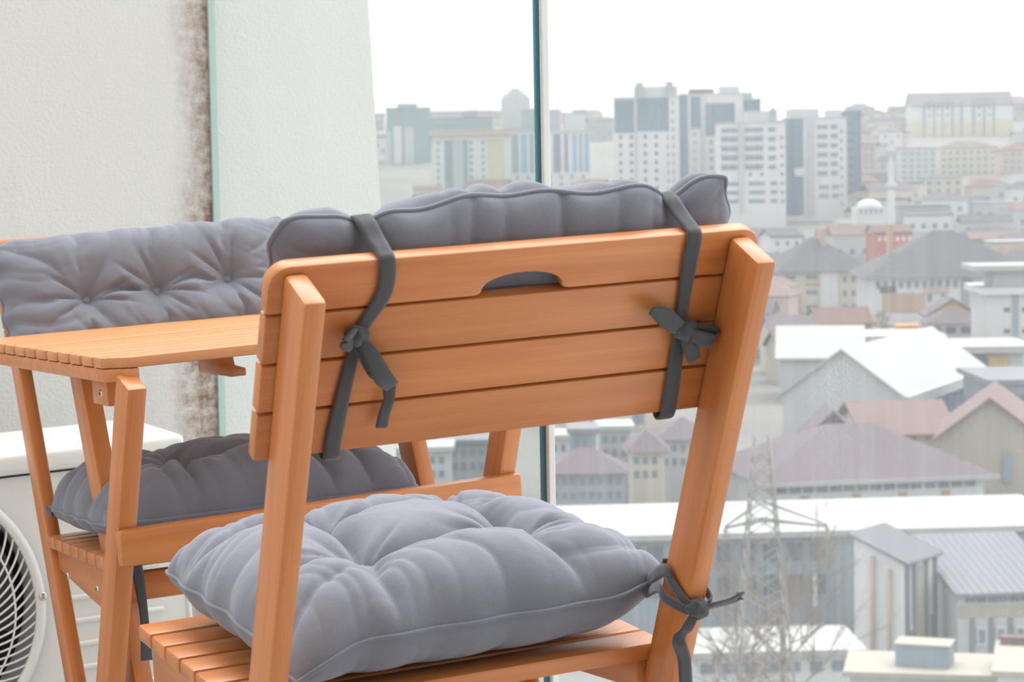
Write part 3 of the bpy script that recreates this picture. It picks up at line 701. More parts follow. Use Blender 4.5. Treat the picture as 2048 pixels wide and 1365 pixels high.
WIN = plain('city_window_glass', (.09, .12, .145), .25, var=.25, scale=.3); WIN2 = plain('city_window_blue', (.14, .20, .25), .3, var=.2, scale=.3)
BEI = cm('beige_concrete', (.34, .315, .27)); BRN = cm('rusty_pipe', (.36, .29, .21)); GBL = cm('grey_blue_sheet', (.22, .28, .32))
GRD = plain('city_ground', (.17, .165, .16), .95, var=.35, scale=.03); TREEM = plain('bare_bark', (.20, .165, .14), .9); PYL = plain('galvanised_steel', (.22, .21, .20), .6)

# terrain
nx, ny = 50, 80; V = []; Fc = []
for j in range(ny+1):
    yy = 22 + (2600-22)*(j/ny)**1.6
    for i in range(nx+1):
        xx = (-.55 + 1.1*i/nx)*(yy+120); V.append((xx, yy, ter(xx, yy)))
for j in range(ny):
    for i in range(nx): a = j*(nx+1)+i; Fc.append((a, a+1, a+nx+2, a+nx+1))
FOOT = []
tag(new_obj('ground', mesh_from('ground', V, Fc, GRD, True), None, GM), 'hazy valley and hillside under the city', kind='structure')

def q1(v): return round(v*10)/10 or .1
class B:
    """a building given by its front in the picture and a real distance"""
    def __init__(s, name, label, xl, xr, yt, yb, d, depth, wall, yaw=0, cat='building', group=None, zbase=None, wallname='wall'):
        s.xl, s.xr, s.yt, s.d = xl, xr, yt, d; ps = radians(yaw)
        pl = gp(xl, yt, d); pr = gp(xr, yt, d); tr = pr.x/d
        s.w = (tr*d-pl.x)/(cos(ps)-tr*sin(ps)); s.zt = pl.z
        zb = gp((xl+xr)/2, yb, d).z
        cx, cy = pl.x+s.w/2*cos(ps)-depth/2*sin(ps), d+depth/2*cos(ps)+s.w/2*sin(ps)
        FOOT.append((cx, cy, max(s.w, depth)/2))
        s.base = zbase if zbase is not None else min(zb, ter(cx, cy))-1.5
        s.h = s.zt-s.base; s.dep = depth
        s.M = GM @ T(pl.x, d, s.base) @ Matrix.Rotation(ps, 4, 'Z')
        s.root = thing(name, label, cat, s.M, group)
        if wall: s.box(wallname, 0, s.w, 0, depth, 0, s.h, wall)
    def box(s, name, x0, x1, y0, y1, z0, z1, mat, parent=None):
        me = box_mesh(x1-x0, y1-y0, z1-z0, mat)
        return new_obj(name, me, parent or s.root, s.M @ T((x0+x1)/2, (y0+y1)/2, (z0+z1)/2))
    def u(s, x): return (x-s.xl)/(s.xr-s.xl)*s.w
    def z(s, y): return s.h-(y-s.yt)*s.d/FPX
    def px(s, name, x0, x1, y0, y1, mat, out=.12, parent=None):
        return s.box(name, s.u(x0), s.u(x1), -out, .3, s.z(y1), s.z(y0), mat, parent)
    def grid(s, cols, rows, mat=WIN, name='window', skip=0):
        for (x0, x1) in cols:
            for (y0, y1) in rows:
                if skip and rnd.random() < skip: continue
                s.px(name, x0, x1, y0, y1, mat, .08)
    def gable(s, rise, mat, along='x', over=.4, name='roof', wall=None):
        """two roof slabs and, under them, the triangular wall ends"""
        w, d, h, o, t = s.w, s.dep, s.h, over, .25
        sec = lambda c, half: [(-o, 0-o*rise/half), (half, rise), (2*half+o, 0-o*rise/half), (2*half+o, t-o*rise/half), (half, rise+t), (-o, t-o*rise/half)]
        half = d/2 if along == 'x' else w/2
        pr = sec(0, half); ln = (-o, (w if along == 'x' else d)+o); v = []
        for e in ln:
            for a_, z_ in pr: v.append((e, a_, h+z_) if along == 'x' else (a_, e, h+z_))
        f = [(0, 1, 4, 5), (1, 2, 3, 4), (11, 10, 7, 6), (10, 9, 8, 7)] + [(k, k+6, (k+1) % 6+6, (k+1) % 6) for k in range(6)]
        new_obj(name, mesh_from('roof', v, f, mat), s.root, s.M)
        tri = [(0, 0), (2*half, 0), (half, rise)]; v = []
        for e in ((0, w) if along == 'x' else (0, d)):
            for a_, z_ in tri: v.append((e, a_, h+z_) if along == 'x' else (a_, e, h+z_))
        if wall: new_obj('gable_wall', mesh_from('gable', v, [(0, 1, 2), (5, 4, 3), (0, 3, 4, 1), (1, 4, 5, 2), (2, 5, 3, 0)], wall), s.root, s.M)
    def hip(s, rise, mat, over=.5, name='roof'):
        w, d, h, o = s.w, s.dep, s.h, over; k = min(w, d)/2
        if w >= d: r0, r1 = (k, d/2), (w-k, d/2)
        else: r0, r1 = (w/2, k), (w/2, d-k)
        v = [(-o, -o, h), (w+o, -o, h), (w+o, d+o, h), (-o, d+o, h), (*r0, h+rise), (*r1, h+rise)]
        f = [(0, 1, 5, 4), (1, 2, 5), (2, 3, 4, 5), (3, 0, 4)] if w >= d else [(0, 1, 4), (1, 2, 5, 4), (2, 3, 5), (3, 0, 4, 5)]
        f.append((0, 3, 2, 1))
        return new_obj(name, mesh_from('roof', v, f, mat), s.root, s.M)
    def flat(s, mat, t=.5, over=.3, name='roof'): return s.box(name, -over, s.w+over, -over, s.dep+over, s.h, s.h+t, mat)
def rows(y0, step, n, hh): return [(y0+step*k, y0+step*k+hh) for k in range(n)]

# ---- white towers
b = B('tower_block', 'white tower block with blue-grey upper cladding, leftmost of the towers', 1227, 1358, 197, 420, 800, 20, WHT, -4)
b.px('cladding_panel', 1229, 1267, 200, 265, BLU, .25); b.px('cladding_panel', 1274, 1337, 197, 263, BLU, .25)
b.px('wall_strip', 1268, 1273, 196, 420, PAL, .3)
b.grid([(1237, 1243), (1258, 1265), (1286, 1293), (1308, 1315)], rows(270, 17, 7, 8)); b.grid([(1333, 1337), (1344, 1348)], rows(205, 17, 11, 8), WIN2)
b.px('cladding_panel', 1230, 1345, 388, 410, BLU, .2)
b.box('roof_house', b.u(1268), b.u(1355), 4, 20, b.h, b.h+4.2, PAL); b.box('roof_house', b.u(1272), b.u(1286), 3, 8, b.h, b.h+5.6, GRY); b.box('roof_house', b.u(1332), b.u(1346), 3, 8, b.h, b.h+5.8, GRY); b.flat(PAL, .4)
b = B('tower_block', 'white tower block with blue vertical strips and a reddish roof house, second from the left', 1359, 1486, 190, 420, 832, 22, WHT, -4)
b.px('cladding_panel', 1358, 1375, 190, 420, BLU, .2); b.px('cladding_panel', 1381, 1400, 194, 257, BLU, .2); b.px('cladding_panel', 1411, 1469, 208, 272, BLU, .2)
b.px('wall_strip', 1401, 1408, 188, 420, PAL, .3); b.grid([(1418, 1424)], rows(281, 17, 7, 8)); b.grid([(1386, 1390)], rows(265, 17, 7, 7), WIN2)
b.box('roof_house', b.u(1378), b.u(1428), 4, 14, b.h, b.h+2.2, RRED); b.box('roof_house', b.u(1440), b.u(1480), 4, 20, b.h, b.h+3.0, PAL); b.flat(PAL, .4)
b = B('tower_block', 'blue-grey tower block mostly hidden behind the white towers', 1480, 1521, 200, 420, 866, 25, BLU, -4)
b.flat(PAL, .5); b.grid([(1488, 1494), (1504, 1510)], rows(208, 16, 5, 7), WIN)
b.box('roof_house', b.u(1486), b.u(1506), 4, 14, b.h, b.h+3, GRY)
b = B('tower_block', 'white tower block with wide banded windows in three columns', 1433, 1571, 248, 425, 770, 26, WHT, -4)
b.grid([(1442, 1475), (1489, 1526), (1536, 1551)], rows(257, 18.6, 5, 9), WIN2); b.grid([(1497, 1503), (1520, 1526)], [(346, 353)])
b.grid([(1496, 1529), (1540, 1554), (1442, 1476)], rows(364, 17.5, 3, 8), WIN2); b.grid([(1561, 1566)], rows(275, 18, 8, 6), WIN)
for y in (270, 289, 307, 326): b.px('balcony_band', 1440, 1476, y, y+4.5, PAL, .5); b.px('balcony_band', 1487, 1527, y, y+4.5, PAL, .5)
b.px('wall_strip', 1477, 1486, 246, 425, PAL, .5)
b.box('roof_house', b.u(1492), b.u(1556), 4, 20, b.h, b.h+4.4, PAL); b.box('roof_house', b.u(1543), b.u(1552), 3, 8, b.h, b.h+5.2, GRY); b.flat(PAL, .4)
b = B('tower_block', 'white tower block with a blue-grey banded left side, rightmost white tower', 1571, 1693, 238, 430, 790, 26, WHT, -4)
b.px('cladding_panel', 1571, 1606, 238, 430, BLU, .2); b.grid([(1576, 1602)], rows(250, 18.4, 9, 6), WIN)
b.px('wall_patch', 1588, 1607, 336, 352, WHT, .4)
b.grid([(1634, 1655), (1661, 1675)], rows(251, 18.4, 6, 9), WIN2); b.grid([(1637, 1657), (1663, 1677)], rows(371, 17.5, 2, 8), WIN2); b.px('wall_strip', 1614, 1628, 236, 430, PAL, .4); b.grid([(1681, 1685)], rows(262, 18, 9, 6), WIN)
b.box('roof_house', b.u(1578), b.u(1640), 4, 20, b.h, b.h+3.6, PAL); b.box('roof_house', b.u(1655), b.u(1685), 4, 14, b.h, b.h+3, PAL); b.flat(PAL, .4)
b = B('tower_block', 'narrow blue-grey tower block at the right end of the tower row', 1692, 1722, 222, 425, 830, 22, BLU, -4)
b.grid([(1694, 1708)], rows(245, 17, 9, 6), WIN); b.flat(PAL, .4); b.box('roof_house', b.u(1695), b.u(1720), 4, 14, b.h, b.h+1.6, GRY)
# ---- towers behind the left pane
b = B('tower_block', 'hazy grey-blue block with a low stepped roof beside the stucco wall', 772, 860, 218, 400, 1150, 28, GBL, 3)
b.px('wall_strip', 786, 802, 252, 345, WHT, .3); b.px('wall_strip', 808, 826, 256, 345, PAL, .3); b.px('wall_strip', 772, 782, 262, 350, PAL, .3)
b.box('roof_house', b.u(795), b.u(835), 4, 18, b.h, b.h+2.6, GRY); b.flat(GRY, .5); b.grid([(789, 793), (796, 800), (811, 815), (819, 823)], rows(262, 13, 6, 6), WIN2)
b = B('apartment_block', 'long hazy blue-grey apartment block with an uneven roofline', 842, 985, 238, 400, 1250, 28, GBL, 2)
b.gable(4.5, RPUR, 'x', wall=PAL); b.box('roof_house', b.u(930), b.u(955), 2, 10, b.h, b.h+4.5, GRY); b.grid([(850+i*13, 856+i*13) for i in range(10)], rows(250, 13, 4, 6), WIN2)
b = B('apartment_block', 'white apartment block with blue-grey window strips under a reddish roof', 863, 1019, 274, 420, 900, 26, WHT, 2)
b.px('cladding_panel', 888, 935, 282, 420, GBL, .15); b.px('cladding_panel', 975, 1008, 282, 420, LYE, .15); b.px('wall_strip', 905, 926, 282, 420, PAL, .3)
b.grid([(873, 878), (891, 897), (938, 944), (963, 968), (979, 985), (999, 1004)], rows(284, 13.5, 9, 6.5), WIN2)
b.px('eaves_band', 863, 1019, 274, 281, WHT, .5); b.gable(2.6, RRED, 'x', .8, wall=PAL)
b = B('apartment_block', 'pale apartment block with vertical sky-blue strips behind the pane joint', 1018, 1180, 266, 400, 950, 26, WHT, 2)
for x0, x1, m_ in ((1023, 1036, GBL), (1042, 1053, STB), (1059, 1066, GBL), (1071, 1081, STB), (1106, 1121, BLU), (1128, 1135, BLU), (1144, 1153, STB), (1158, 1164, GBL), (1169, 1177, STB)):
    b.px('cladding_panel', x0, x1, 270, 346, m_, .2)
b.flat(PAL, .8, .5); b.grid([(1030+i*22, 1036+i*22) for i in range(7)], rows(352, 14, 3, 7), WIN2)
b = B('tower_block', 'pale slender tower with a rounded cap, tallest on the left skyline', 1004, 1060, 196, 330, 1400, 24, PAL, 2)
b.box('roof_cap', b.w*.08, b.w*.92, 2, 22, b.h, b.h+2.2, PAL); b.box('roof_cap', b.w*.22, b.w*.78, 4, 20, b.h+2.2, b.h+4.2, PAL); b.box('roof_cap', b.w*.35, b.w*.65, 6, 16, b.h+4.2, b.h+5.8, GRY)
b.grid([(1011, 1015), (1024, 1028), (1037, 1041), (1049, 1053)], rows(205, 11, 6, 5), PAL)
b = B('apartment_block', 'hazy blue-grey block just left of the pane joint', 1042, 1121, 222, 330, 1350, 24, GBL, 0); b.flat(GRY, .6); b.px('wall_strip', 1042, 1121, 244, 250, GRY, .3)
b = B('apartment_block', 'hazy pale block with a domed roof house right of the pane joint', 1128, 1186, 228, 330, 1350, 24, PAL, 0); b.flat(GRY, .6); b.box('roof_house', b.w*.3, b.w*.8, 3, 14, b.h, b.h+2.6, GBL)
# ---- right hillside
b = B('apartment_block', 'big pale apartment block with yellow lower half and gabled roof on the hill', 1824, 2026, 212, 300, 1250, 28, WHT, -3)
b.px('lower_wall', 1824, 2026, 242, 292, LYE, .2)
for x0, x1 in ((1846, 1851), (1867, 1871), (1883, 1887), (1903, 1907), (1921, 1926), (1944, 1950), (1966, 1971), (1985, 1990)): b.px('cladding_panel', x0, x1, 205, 285, GBL, .4)
b.px('eaves_band', 1846, 1908, 203, 210, GBL, .5); b.px('eaves_band', 1943, 1992, 200, 206, GBL, .5)
b.gable(7.5, RPUR, 'x', .8, wall=PAL)
b.grid([(1856, 1862), (1874, 1879), (1892, 1898), (1955, 1961), (1976, 1981)], rows(215, 14, 5, 6), WIN2)
gx = b
b = B('apartment_block', 'grey apartment block at the right edge beside the yellow one', 2032, 2090, 208, 300, 1300, 24, GRY, -3); b.gable(3, RPUR, 'x', wall=PAL); b.grid([(2036, 2040), (2045, 2049)], rows(216, 13, 5, 6), WIN2)
b = B('apartment_block', 'pink slender apartment block right of the tower row', 1725, 1752, 288, 380, 900, 14, PNK, -4); b.flat(GRY, .5); b.grid([(1730, 1734), (1742, 1746)], rows(296, 12, 5, 5), WIN2)
b = B('apartment_block', 'pale blue-grey apartment block below the yellow one', 1801, 1872, 298, 380, 950, 18, PAL, -4); b.flat(GRY, .5); b.grid([(1806+i*14, 1812+i*14) for i in range(5)], rows(306, 12, 5, 5), WIN2)
b = B('apartment_block', 'long cream apartment row below the hilltop block', 1878, 1996, 296, 380, 980, 18, CRM, -4); b.hip(3, RPUR); b.grid([(1884+i*14, 1890+i*14) for i in range(8)], rows(304, 13, 4, 5), WIN2)
b = B('apartment_block', 'pinkish apartment block at the right edge below the hilltop', 2002, 2075, 300, 390, 900, 18, PNK, -4); b.hip(3, RRED); b.grid([(2008+i*14, 2014+i*14) for i in range(4)], rows(308, 13, 4, 5), WIN2)
# mosque
b = B('minaret', 'slender white minaret rising above the crowded houses', 1776, 1790, 330, 430, 640, 2.0, None, cat='minaret')
def cyl(rr, h, seg=16): return [(rr, 0), (rr, h)]
def lathe(prof, mat, seg=20):
    V = []; Fc = []
    for r, z in prof:
        for k in range(seg): V.append((r*cos(2*pi*k/seg), r*sin(2*pi*k/seg), z))
    for i in range(len(prof)-1):
        for k in range(seg): a = i*seg+k; c = i*seg+(k+1) % seg; Fc.append((a, c, c+seg, a+seg))
    return mesh_from('lathe', V, Fc, mat, True)
hh = b.h
new_obj('shaft', lathe([(1.15, 0), (1.1, hh*.72), (.95, hh*.75), (.9, hh)], WHT), b.root, b.M @ T(b.w/2, 1, 0))
new_obj('balcony', lathe([(1.0, hh*.74), (1.55, hh*.77), (1.55, hh*.81), (.95, hh*.81)], PAL), b.root, b.M @ T(b.w/2, 1, 0))
new_obj('spire', lathe([(1.0, hh), (.5, hh+1.4), (.02, hh+2.8)], PAL), b.root, b.M @ T(b.w/2, 1, 0))
b = B('mosque', 'white domed mosque beside the minaret', 1712, 1772, 415, 432, 620, 9, WHT, cat='mosque')
R_ = b.w*.42; dm = [(R_*cos(radians(a)), b.h+R_*.62*sin(radians(a))) for a in range(0, 91, 9)]
new_obj('dome', lathe(dm, WHT), b.root, b.M @ T(b.w/2, R_, 0)); b.grid([(1720+i*10, 1724+i*10) for i in range(5)], [(419, 428)], WIN2)

# ---- middle distance
b = B('school_building', 'long building under a grey hipped roof behind the houses, cream and orange lower walls', 1562, 1740, 545, 660, 440, 18, CRM, 8)
b.px('wall_strip', 1640, 1675, 540, 660, WHT, .3); b.hip(6.8, RGRY, 1.2)
b.grid([(1655, 1663)], rows(556, 30, 2, 10)); b.grid([(1568, 1590), (1612, 1634)], rows(552, 30, 3, 9), WIN2); b.px('wall_panel', 1566, 1592, 566, 572, SAL, .3); b.px('wall_panel', 1612, 1636, 566, 572, YEL, .3); b.px('wall_panel', 1566, 1600, 590, 640, SAL, .25)
b.grid([(1685, 1693), (1703, 1712)], rows(556, 28, 3, 12), WIN2); b.box('chimney', b.w*.55, b.w*.6, 6, 8, b.h+4, b.h+8.5, SAL)
b = B('school_building', 'white building with a row of tall windows under a wide grey hipped roof', 1742, 2070, 556, 670, 400, 26, WHT, -3)
b.hip(8.2, RGRY, 1.5); b.grid([(1752+i*15.5, 1760+i*15.5) for i in range(13)], [(563, 578)], WIN2)
b.px('wall_panel', 1760, 1792, 574, 586, RRED, .3); b.px('wall_panel', 1848, 1896, 576, 588, PNK, .3); b.px('wall_panel', 1765, 1850, 588, 625, SAL, .2)
b.grid([(1768, 1776), (1786, 1794), (1812, 1820), (1855, 1864), (1882, 1891)], [(590, 606)], WIN2); b.px('wall_strip', 1924, 1938, 560, 640, GRY, .3); b.box('chimney', b.w*.14, b.w*.17, 9, 11, b.h+4, b.h+9.5, SAL)
b = B('house', 'ochre gabled house in front of the white school', 1855, 1957, 632, 680, 330, 10, YEL, -6, cat='house'); b.gable(2.4, RPUR, 'y', .5, wall=YEL); b.grid([(1870+i*22, 1880+i*22) for i in range(4)], [(640, 652)], WIN)
b = B('kiosk', 'small bright orange hut among the roofs', 1799, 1836, 655, 676, 300, 3, ORG, 0, cat='hut'); b.flat(ORG, .25, .3); b.grid([(1806, 1813), (1820, 1827)], [(662, 670)], WIN)
b = B('red_building', 'long low red building among the far houses', 1750, 1823, 466, 492, 520, 10, REDB, 3); b.gable(1.6, RRED, 'x', wall=PAL); b.grid([(1756+i*12, 1762+i*12) for i in range(6)], [(474, 483)], WHT)
b = B('white_house', 'white windowless house end beside the chair post', 1543, 1604, 474, 530, 500, 12, WHT, 6, cat='house'); b.gable(1.5, RGRY, 'x', wall=PAL); b.grid([(1552, 1558), (1572, 1578), (1590, 1596)], [(484, 492), (503, 511)], WIN2)
b = B('apartment_block', 'white flat-roofed block at the right edge with small dark windows', 1975, 2095, 590, 720, 290, 14, WHT, -3); b.flat(WHT, .9, .8); b.px('wall_strip', 2026, 2036, 590, 720, GBL, .3)
b.grid([(2008, 2020)], rows(616, 43, 2, 9)); b.grid([(2044, 2056)], rows(616, 43, 2, 9)); b.box('roof_slab', -2, b.w+1, -1, 10, b.h+3.2, b.h+3.9, RWHT); b.box('roof_house', 1, b.w-1, 1, 9, b.h+.5, b.h+3.2, PAL)
b = B('house', 'low house with a dark window band left of the white block', 1858, 1972, 648, 710, 312, 7, PAL, -2, cat='house'); b.hip(2.2, RPUR); b.grid([(1868, 1882), (1892, 1912), (1922, 1950)], [(656, 668)], WIN); b.grid([(1905, 1916), (1930, 1942)], [(682, 694)], WIN2)
for x0, x1, yt, yb, d, wm_, rm, lab in ((1546, 1640, 668, 700, 300, CRM, RPUR, 'low cream house with a mauve roof right of the chair post'), (1640, 1745, 650, 700, 310, PNK, RRED, 'pinkish house with a row of small windows under a red roof'),
                                   (1560, 1700, 700, 730, 286, CRM, RRED, 'long cream house with small windows just behind the white warehouse')):
    b = B('house', lab, x0, x1, yt, yb, d, 9, wm_, 5, cat='house'); b.gable(2.0, rm, 'x', wall=PAL); n_ = int((x1-x0)/20)
    b.grid([(x0+8+i*20, x0+17+i*20) for i in range(n_)], [(yt+7, yt+19)], WIN2)
# ---- warehouses
b = B('warehouse', 'pale grey gabled warehouse with a bright white roof', 1566, 1808, 788, 900, 225, 34, PAL, -26)
b.gable(4.6, RWHT, 'y', .5, wall=PAL)
b.box('side_wall', b.w-.2, b.w+.25, .5, 34, 0, b.h-1.0, DBL); b.box('gutter', b.w-.1, b.w+.7, -.5, 34, b.h-1.0, b.h+.1, PAL)
for k in range(9): b.box('sheet_seam', b.w+.2, b.w+.34, 2+k*3.6, 2.3+k*3.6, 0, b.h-1.1, GBL)
b = B('warehouse', 'second warehouse with a white roof behind the pale grey one', 1560, 1722, 716, 760, 264, 14, PAL, -8); b.gable(3.2, RWHT, 'x', .6, wall=PAL)
b = B('warehouse', 'low dark blue shed with a white roof edge', 1722, 1884, 682, 730, 284, 12, DBL, 0); b.flat(RWHT, .6, .7)
for k in range(6): b.px('sheet_seam', 1740+k*24, 1743+k*24, 684, 726, GBL, .2)
b = B('warehouse', 'flat white-roofed shed with an orange panel on its wall', 1892, 2046, 706, 780, 266, 12, PAL, -4); b.flat(RWHT, .8, 1.2); b.px('wall_panel', 1940, 1972, 712, 740, DBL, .25); b.px('wall_panel', 1976, 2016, 714, 736, YEL, .3)
b = B('warehouse', 'long dark shed with slanting streaked wall at the right edge', 1985, 2150, 770, 860, 215, 14, GBL, 0); b.flat(RMET, .5, .6); b.grid([(1992+i*16, 2002+i*16) for i in range(5)], [(790, 830)], DBL, 'wall_panel')
b = B('house', 'beige gabled house end at the right edge', 1882, 2080, 872, 980, 178, 14, BEI, -14, cat='house'); b.gable(3.0, RPNK, 'y', .6, wall=BEI); b.px('door', 2006, 2024, 905, 965, GBL, .2)
b = B('house', 'long faded pink roof between the warehouse and the beige house', 1735, 1900, 868, 910, 195, 10, CRM, 6, cat='house'); b.gable(2.2, RPNK, 'x', .8, wall=PAL); b.grid([(1745+i*26, 1755+i*26) for i in range(5)], [(874, 884)], WIN2)
b = B('house', 'small house with a dark gable in front of the warehouse wall', 1620, 1712, 872, 910, 180, 7, RPUR, -4, cat='house'); b.gable(1.9, RPUR, 'y', .5, wall=RPUR); b.grid([(1645, 1655), (1675, 1685)], [(876, 888)], WIN)
b = B('long_house', 'long white building with a window row under a wide mauve roof', 1535, 1968, 966, 1035, 158, 13, WHT, 9, cat='building')
b.hip(3.4, RPUR, .9); b.box('eaves_band', -.9, b.w+.9, -.95, -.6, b.h-.28, b.h+.02, RWHT)
b.grid([(1552+i*27, 1572+i*27) for i in range(15)], [(975, 990)], WIN2); b.grid([(1600, 1616), (1704, 1720), (1796, 1812), (1882, 1898)], [(996, 1012)], SAL, 'wall_panel')
b = B('factory', 'large factory with a flat bright white roof across the lower right', 1085, 2140, 1086, 1290, 126, 11.5, GBL, 3)
b.flat(RWHT, .35, .5)
b.grid([(1110+i*46, 1140+i*46) for i in range(12)], [(1100, 1135), (1165, 1205)], WIN); b.grid([(1396, 1500), (1510, 1640)], [(1268, 1276)], WHT, 'ledge')
b.px('wall_strip', 1620, 1628, 1160, 1230, WHT, .3)
b = B('low_building', 'white low flat roof in front of the factory', 1380, 1720, 1318, 1420, 100, 5, WHT, 2, cat='building'); b.flat(RWHT, .3, .3); b.grid([(1400+i*44, 1424+i*44) for i in range(7)], [(1330, 1350)], WIN2)
# ---- shed tower with a sloping roof
b = B('shed_tower', 'tall white shed with a sloping grey metal roof and two vertical pipes', 1708, 1808, 1120, 1350, 112, 3.5, WHT, -38, cat='shed')
w_, d_, h_ = b.w, b.dep, b.h
rv = [(-.25, -.25, h_+1.3), (w_+.3, -.25, h_), (w_+.3, d_+.3, h_), (-.25, d_+.3, h_+1.3)]; rv += [(x, y, z+.12) for x, y, z in rv]
new_obj('roof', mesh_from('roof', rv, [(3, 2, 1, 0), (4, 5, 6, 7), (0, 1, 5, 4), (1, 2, 6, 5), (2, 3, 7, 6), (3, 0, 4, 7)], RMET), b.root, b.M)
for k in range(9): 
    yk = -.2+k*(d_+.4)/8
    new_obj('roof_seam', tube_mesh([(-.25, yk, h_+1.45), (w_+.3, yk, h_+.14)], .015, RMET, 5), b.root, b.M)
uv = [(0, 0, h_-.02), (w_, 0, h_-.02), (0, 0, h_+1.28), (0, d_, h_-.02), (w_, d_, h_-.02), (0, d_, h_+1.28)]
new_obj('upper_wall', mesh_from('uw', uv, [(0, 1, 2), (3, 5, 4), (0, 2, 5, 3), (0, 3, 4, 1)], WHT), b.root, b.M)
for x0, z0 in ((w_*.40, h_*.22), (w_*.74, h_*.05)):
    new_obj('pipe', tube_mesh([(x0, -.18, z0), (x0, -.18, h_+1.0-x0*.6)], .10, BRN, 8), b.root, b.M)
new_obj('pipe_ring', tube_mesh([(w_*.40+.22*cos(2*pi*k/20), -.18, h_*.22-.55+.5*sin(2*pi*k/20)) for k in range(20)], .06, BRN, 6, True), b.root, b.M)
for yk in (.25, 1.0, 2.3, 3.3): b.box('column', w_-.02, w_+.14, yk-.13, yk+.13, 0, h_-.05, RMET)
b.box('wall_panel', w_-.02, w_+.05, 1.1, 2.2, 0, h_-.3, BEI)
for yk, zk in ((.62, h_*.45), (2.8, h_*.5), (2.8, h_*.12)):
    b.box('window_frame', w_-.02, w_+.08, yk-.27, yk+.27, zk-.1, zk+1.5, WHT); b.box('window', w_, w_+.12, yk-.18, yk+.18, zk, zk+1.4, WIN2)
# ---- low building right of the shed tower
b = B('workshop', 'low pale workshop with a grey metal roof and framed windows at the right edge', 1915, 2120, 1192, 1400, 110, 9, PAL, 4, cat='building')
rv = [(-.2, -.4, 0), (b.w+.3, -.4, 0), (b.w+.3, 8.8, 1.6), (-.2, 8.8, 1.6)]; rv = [(x, y, z+b.h) for x, y, z in rv]; rv += [(x, y, z+.15) for x, y, z in rv]
new_obj('roof', mesh_from('roof', rv, [(3, 2, 1, 0), (4, 5, 6, 7), (0, 1, 5, 4), (1, 2, 6, 5), (2, 3, 7, 6), (3, 0, 4, 7)], RMET), b.root, b.M)
for k in range(14): new_obj('roof_seam', tube_mesh([(k*b.w/13, -.4, b.h+.16), (k*b.w/13, 8.8, b.h+1.76)], .015, RMET, 5), b.root, b.M)
b.grid([(1932+i*22, 1950+i*22) for i in range(6)], [(1196, 1207)], WIN)
for x in (1963, 2001, 2040):
    b.px('window_frame', x-10, x+10, 1258, 1296, WHT, .1); b.px('window', x-6, x+6, 1262, 1290, WIN2, .16)
for x in (1944, 1982, 2020): b.px('column', x-4, x+4, 1240, 1400, RMET, .15)
b.px('wall_panel', 1918, 2120, 1213, 1238, BEI, .05)
# ---- nearest roof with a box on it
b = B('flat_roof_house', 'near flat-roofed house with a stained beige roof at the bottom right', 1700, 1990, 1352, 1450, 82, 3.4, PAL, -12, cat='house'); b.flat(BEI, .2, .25)
rf = b
b = B('roof_box', 'grey-blue metal box standing on the beige roof', 1790, 1898, 1290, 1346, 82.6, 1.3, GBL, -20, cat='box', zbase=rf.base+rf.h+.2); b.flat(BEI, .06, .05); b.px('side_panel', 1803, 1895, 1298, 1340, GBL, .03)
b = B('flat_roof_house', 'near house with a reddish parapet and white roof in the bottom right corner', 1995, 2150, 1352, 1450, 78, 5, WHT, -14, cat='house'); b.box('parapet', 0, b.w, 4.4, 5, b.h, b.h+.5, RRED); b.flat(BEI, .2, .2)
# ---- pale blocks seen between the table legs and beside the pane joint
for i, (x0, x1, yt, yb, d, wm_, rm, lab) in enumerate(((800, 900, 905, 1000, 170, PAL, RWHT, 'pale flat block seen between the right table legs'), (880, 1000, 890, 1010, 185, GRY, RMET, 'grey flat block seen between the table legs and the pane joint'),
        (1098, 1150, 880, 1000, 180, WHT, RWHT, 'white block right of the pane joint, below the chair back'), (1142, 1192, 868, 1000, 172, GBL, RMET, 'blue-grey block with a dark side beside the pane joint'),
        (1200, 1262, 862, 1000, 178, PAL, RWHT, 'pale block with a white roof below the middle of the chair back'), (1262, 1330, 905, 1010, 165, CRM, RPUR, 'cream block under a mauve roof left of the right chair post'), (1100, 1250, 948, 1030, 158, GRY, RPUR, 'low grey block with a mauve roof below the others'),
        (1320, 1420, 880, 1010, 172, PAL, RPUR, 'pale block with a mauve roof behind the right chair post'))):
    b = B('block', lab, x0, x1, yt, yb, d, 4.5, wm_, 0)
    (b.hip(1.6, rm) if rm is RPUR else b.flat(rm, .4))
    n_ = int((x1-x0)/18); b.grid([(x0+6+k*18, x0+15+k*18) for k in range(n_)], [(yt+10, yt+24), (yt+38, yt+52)], WIN2)

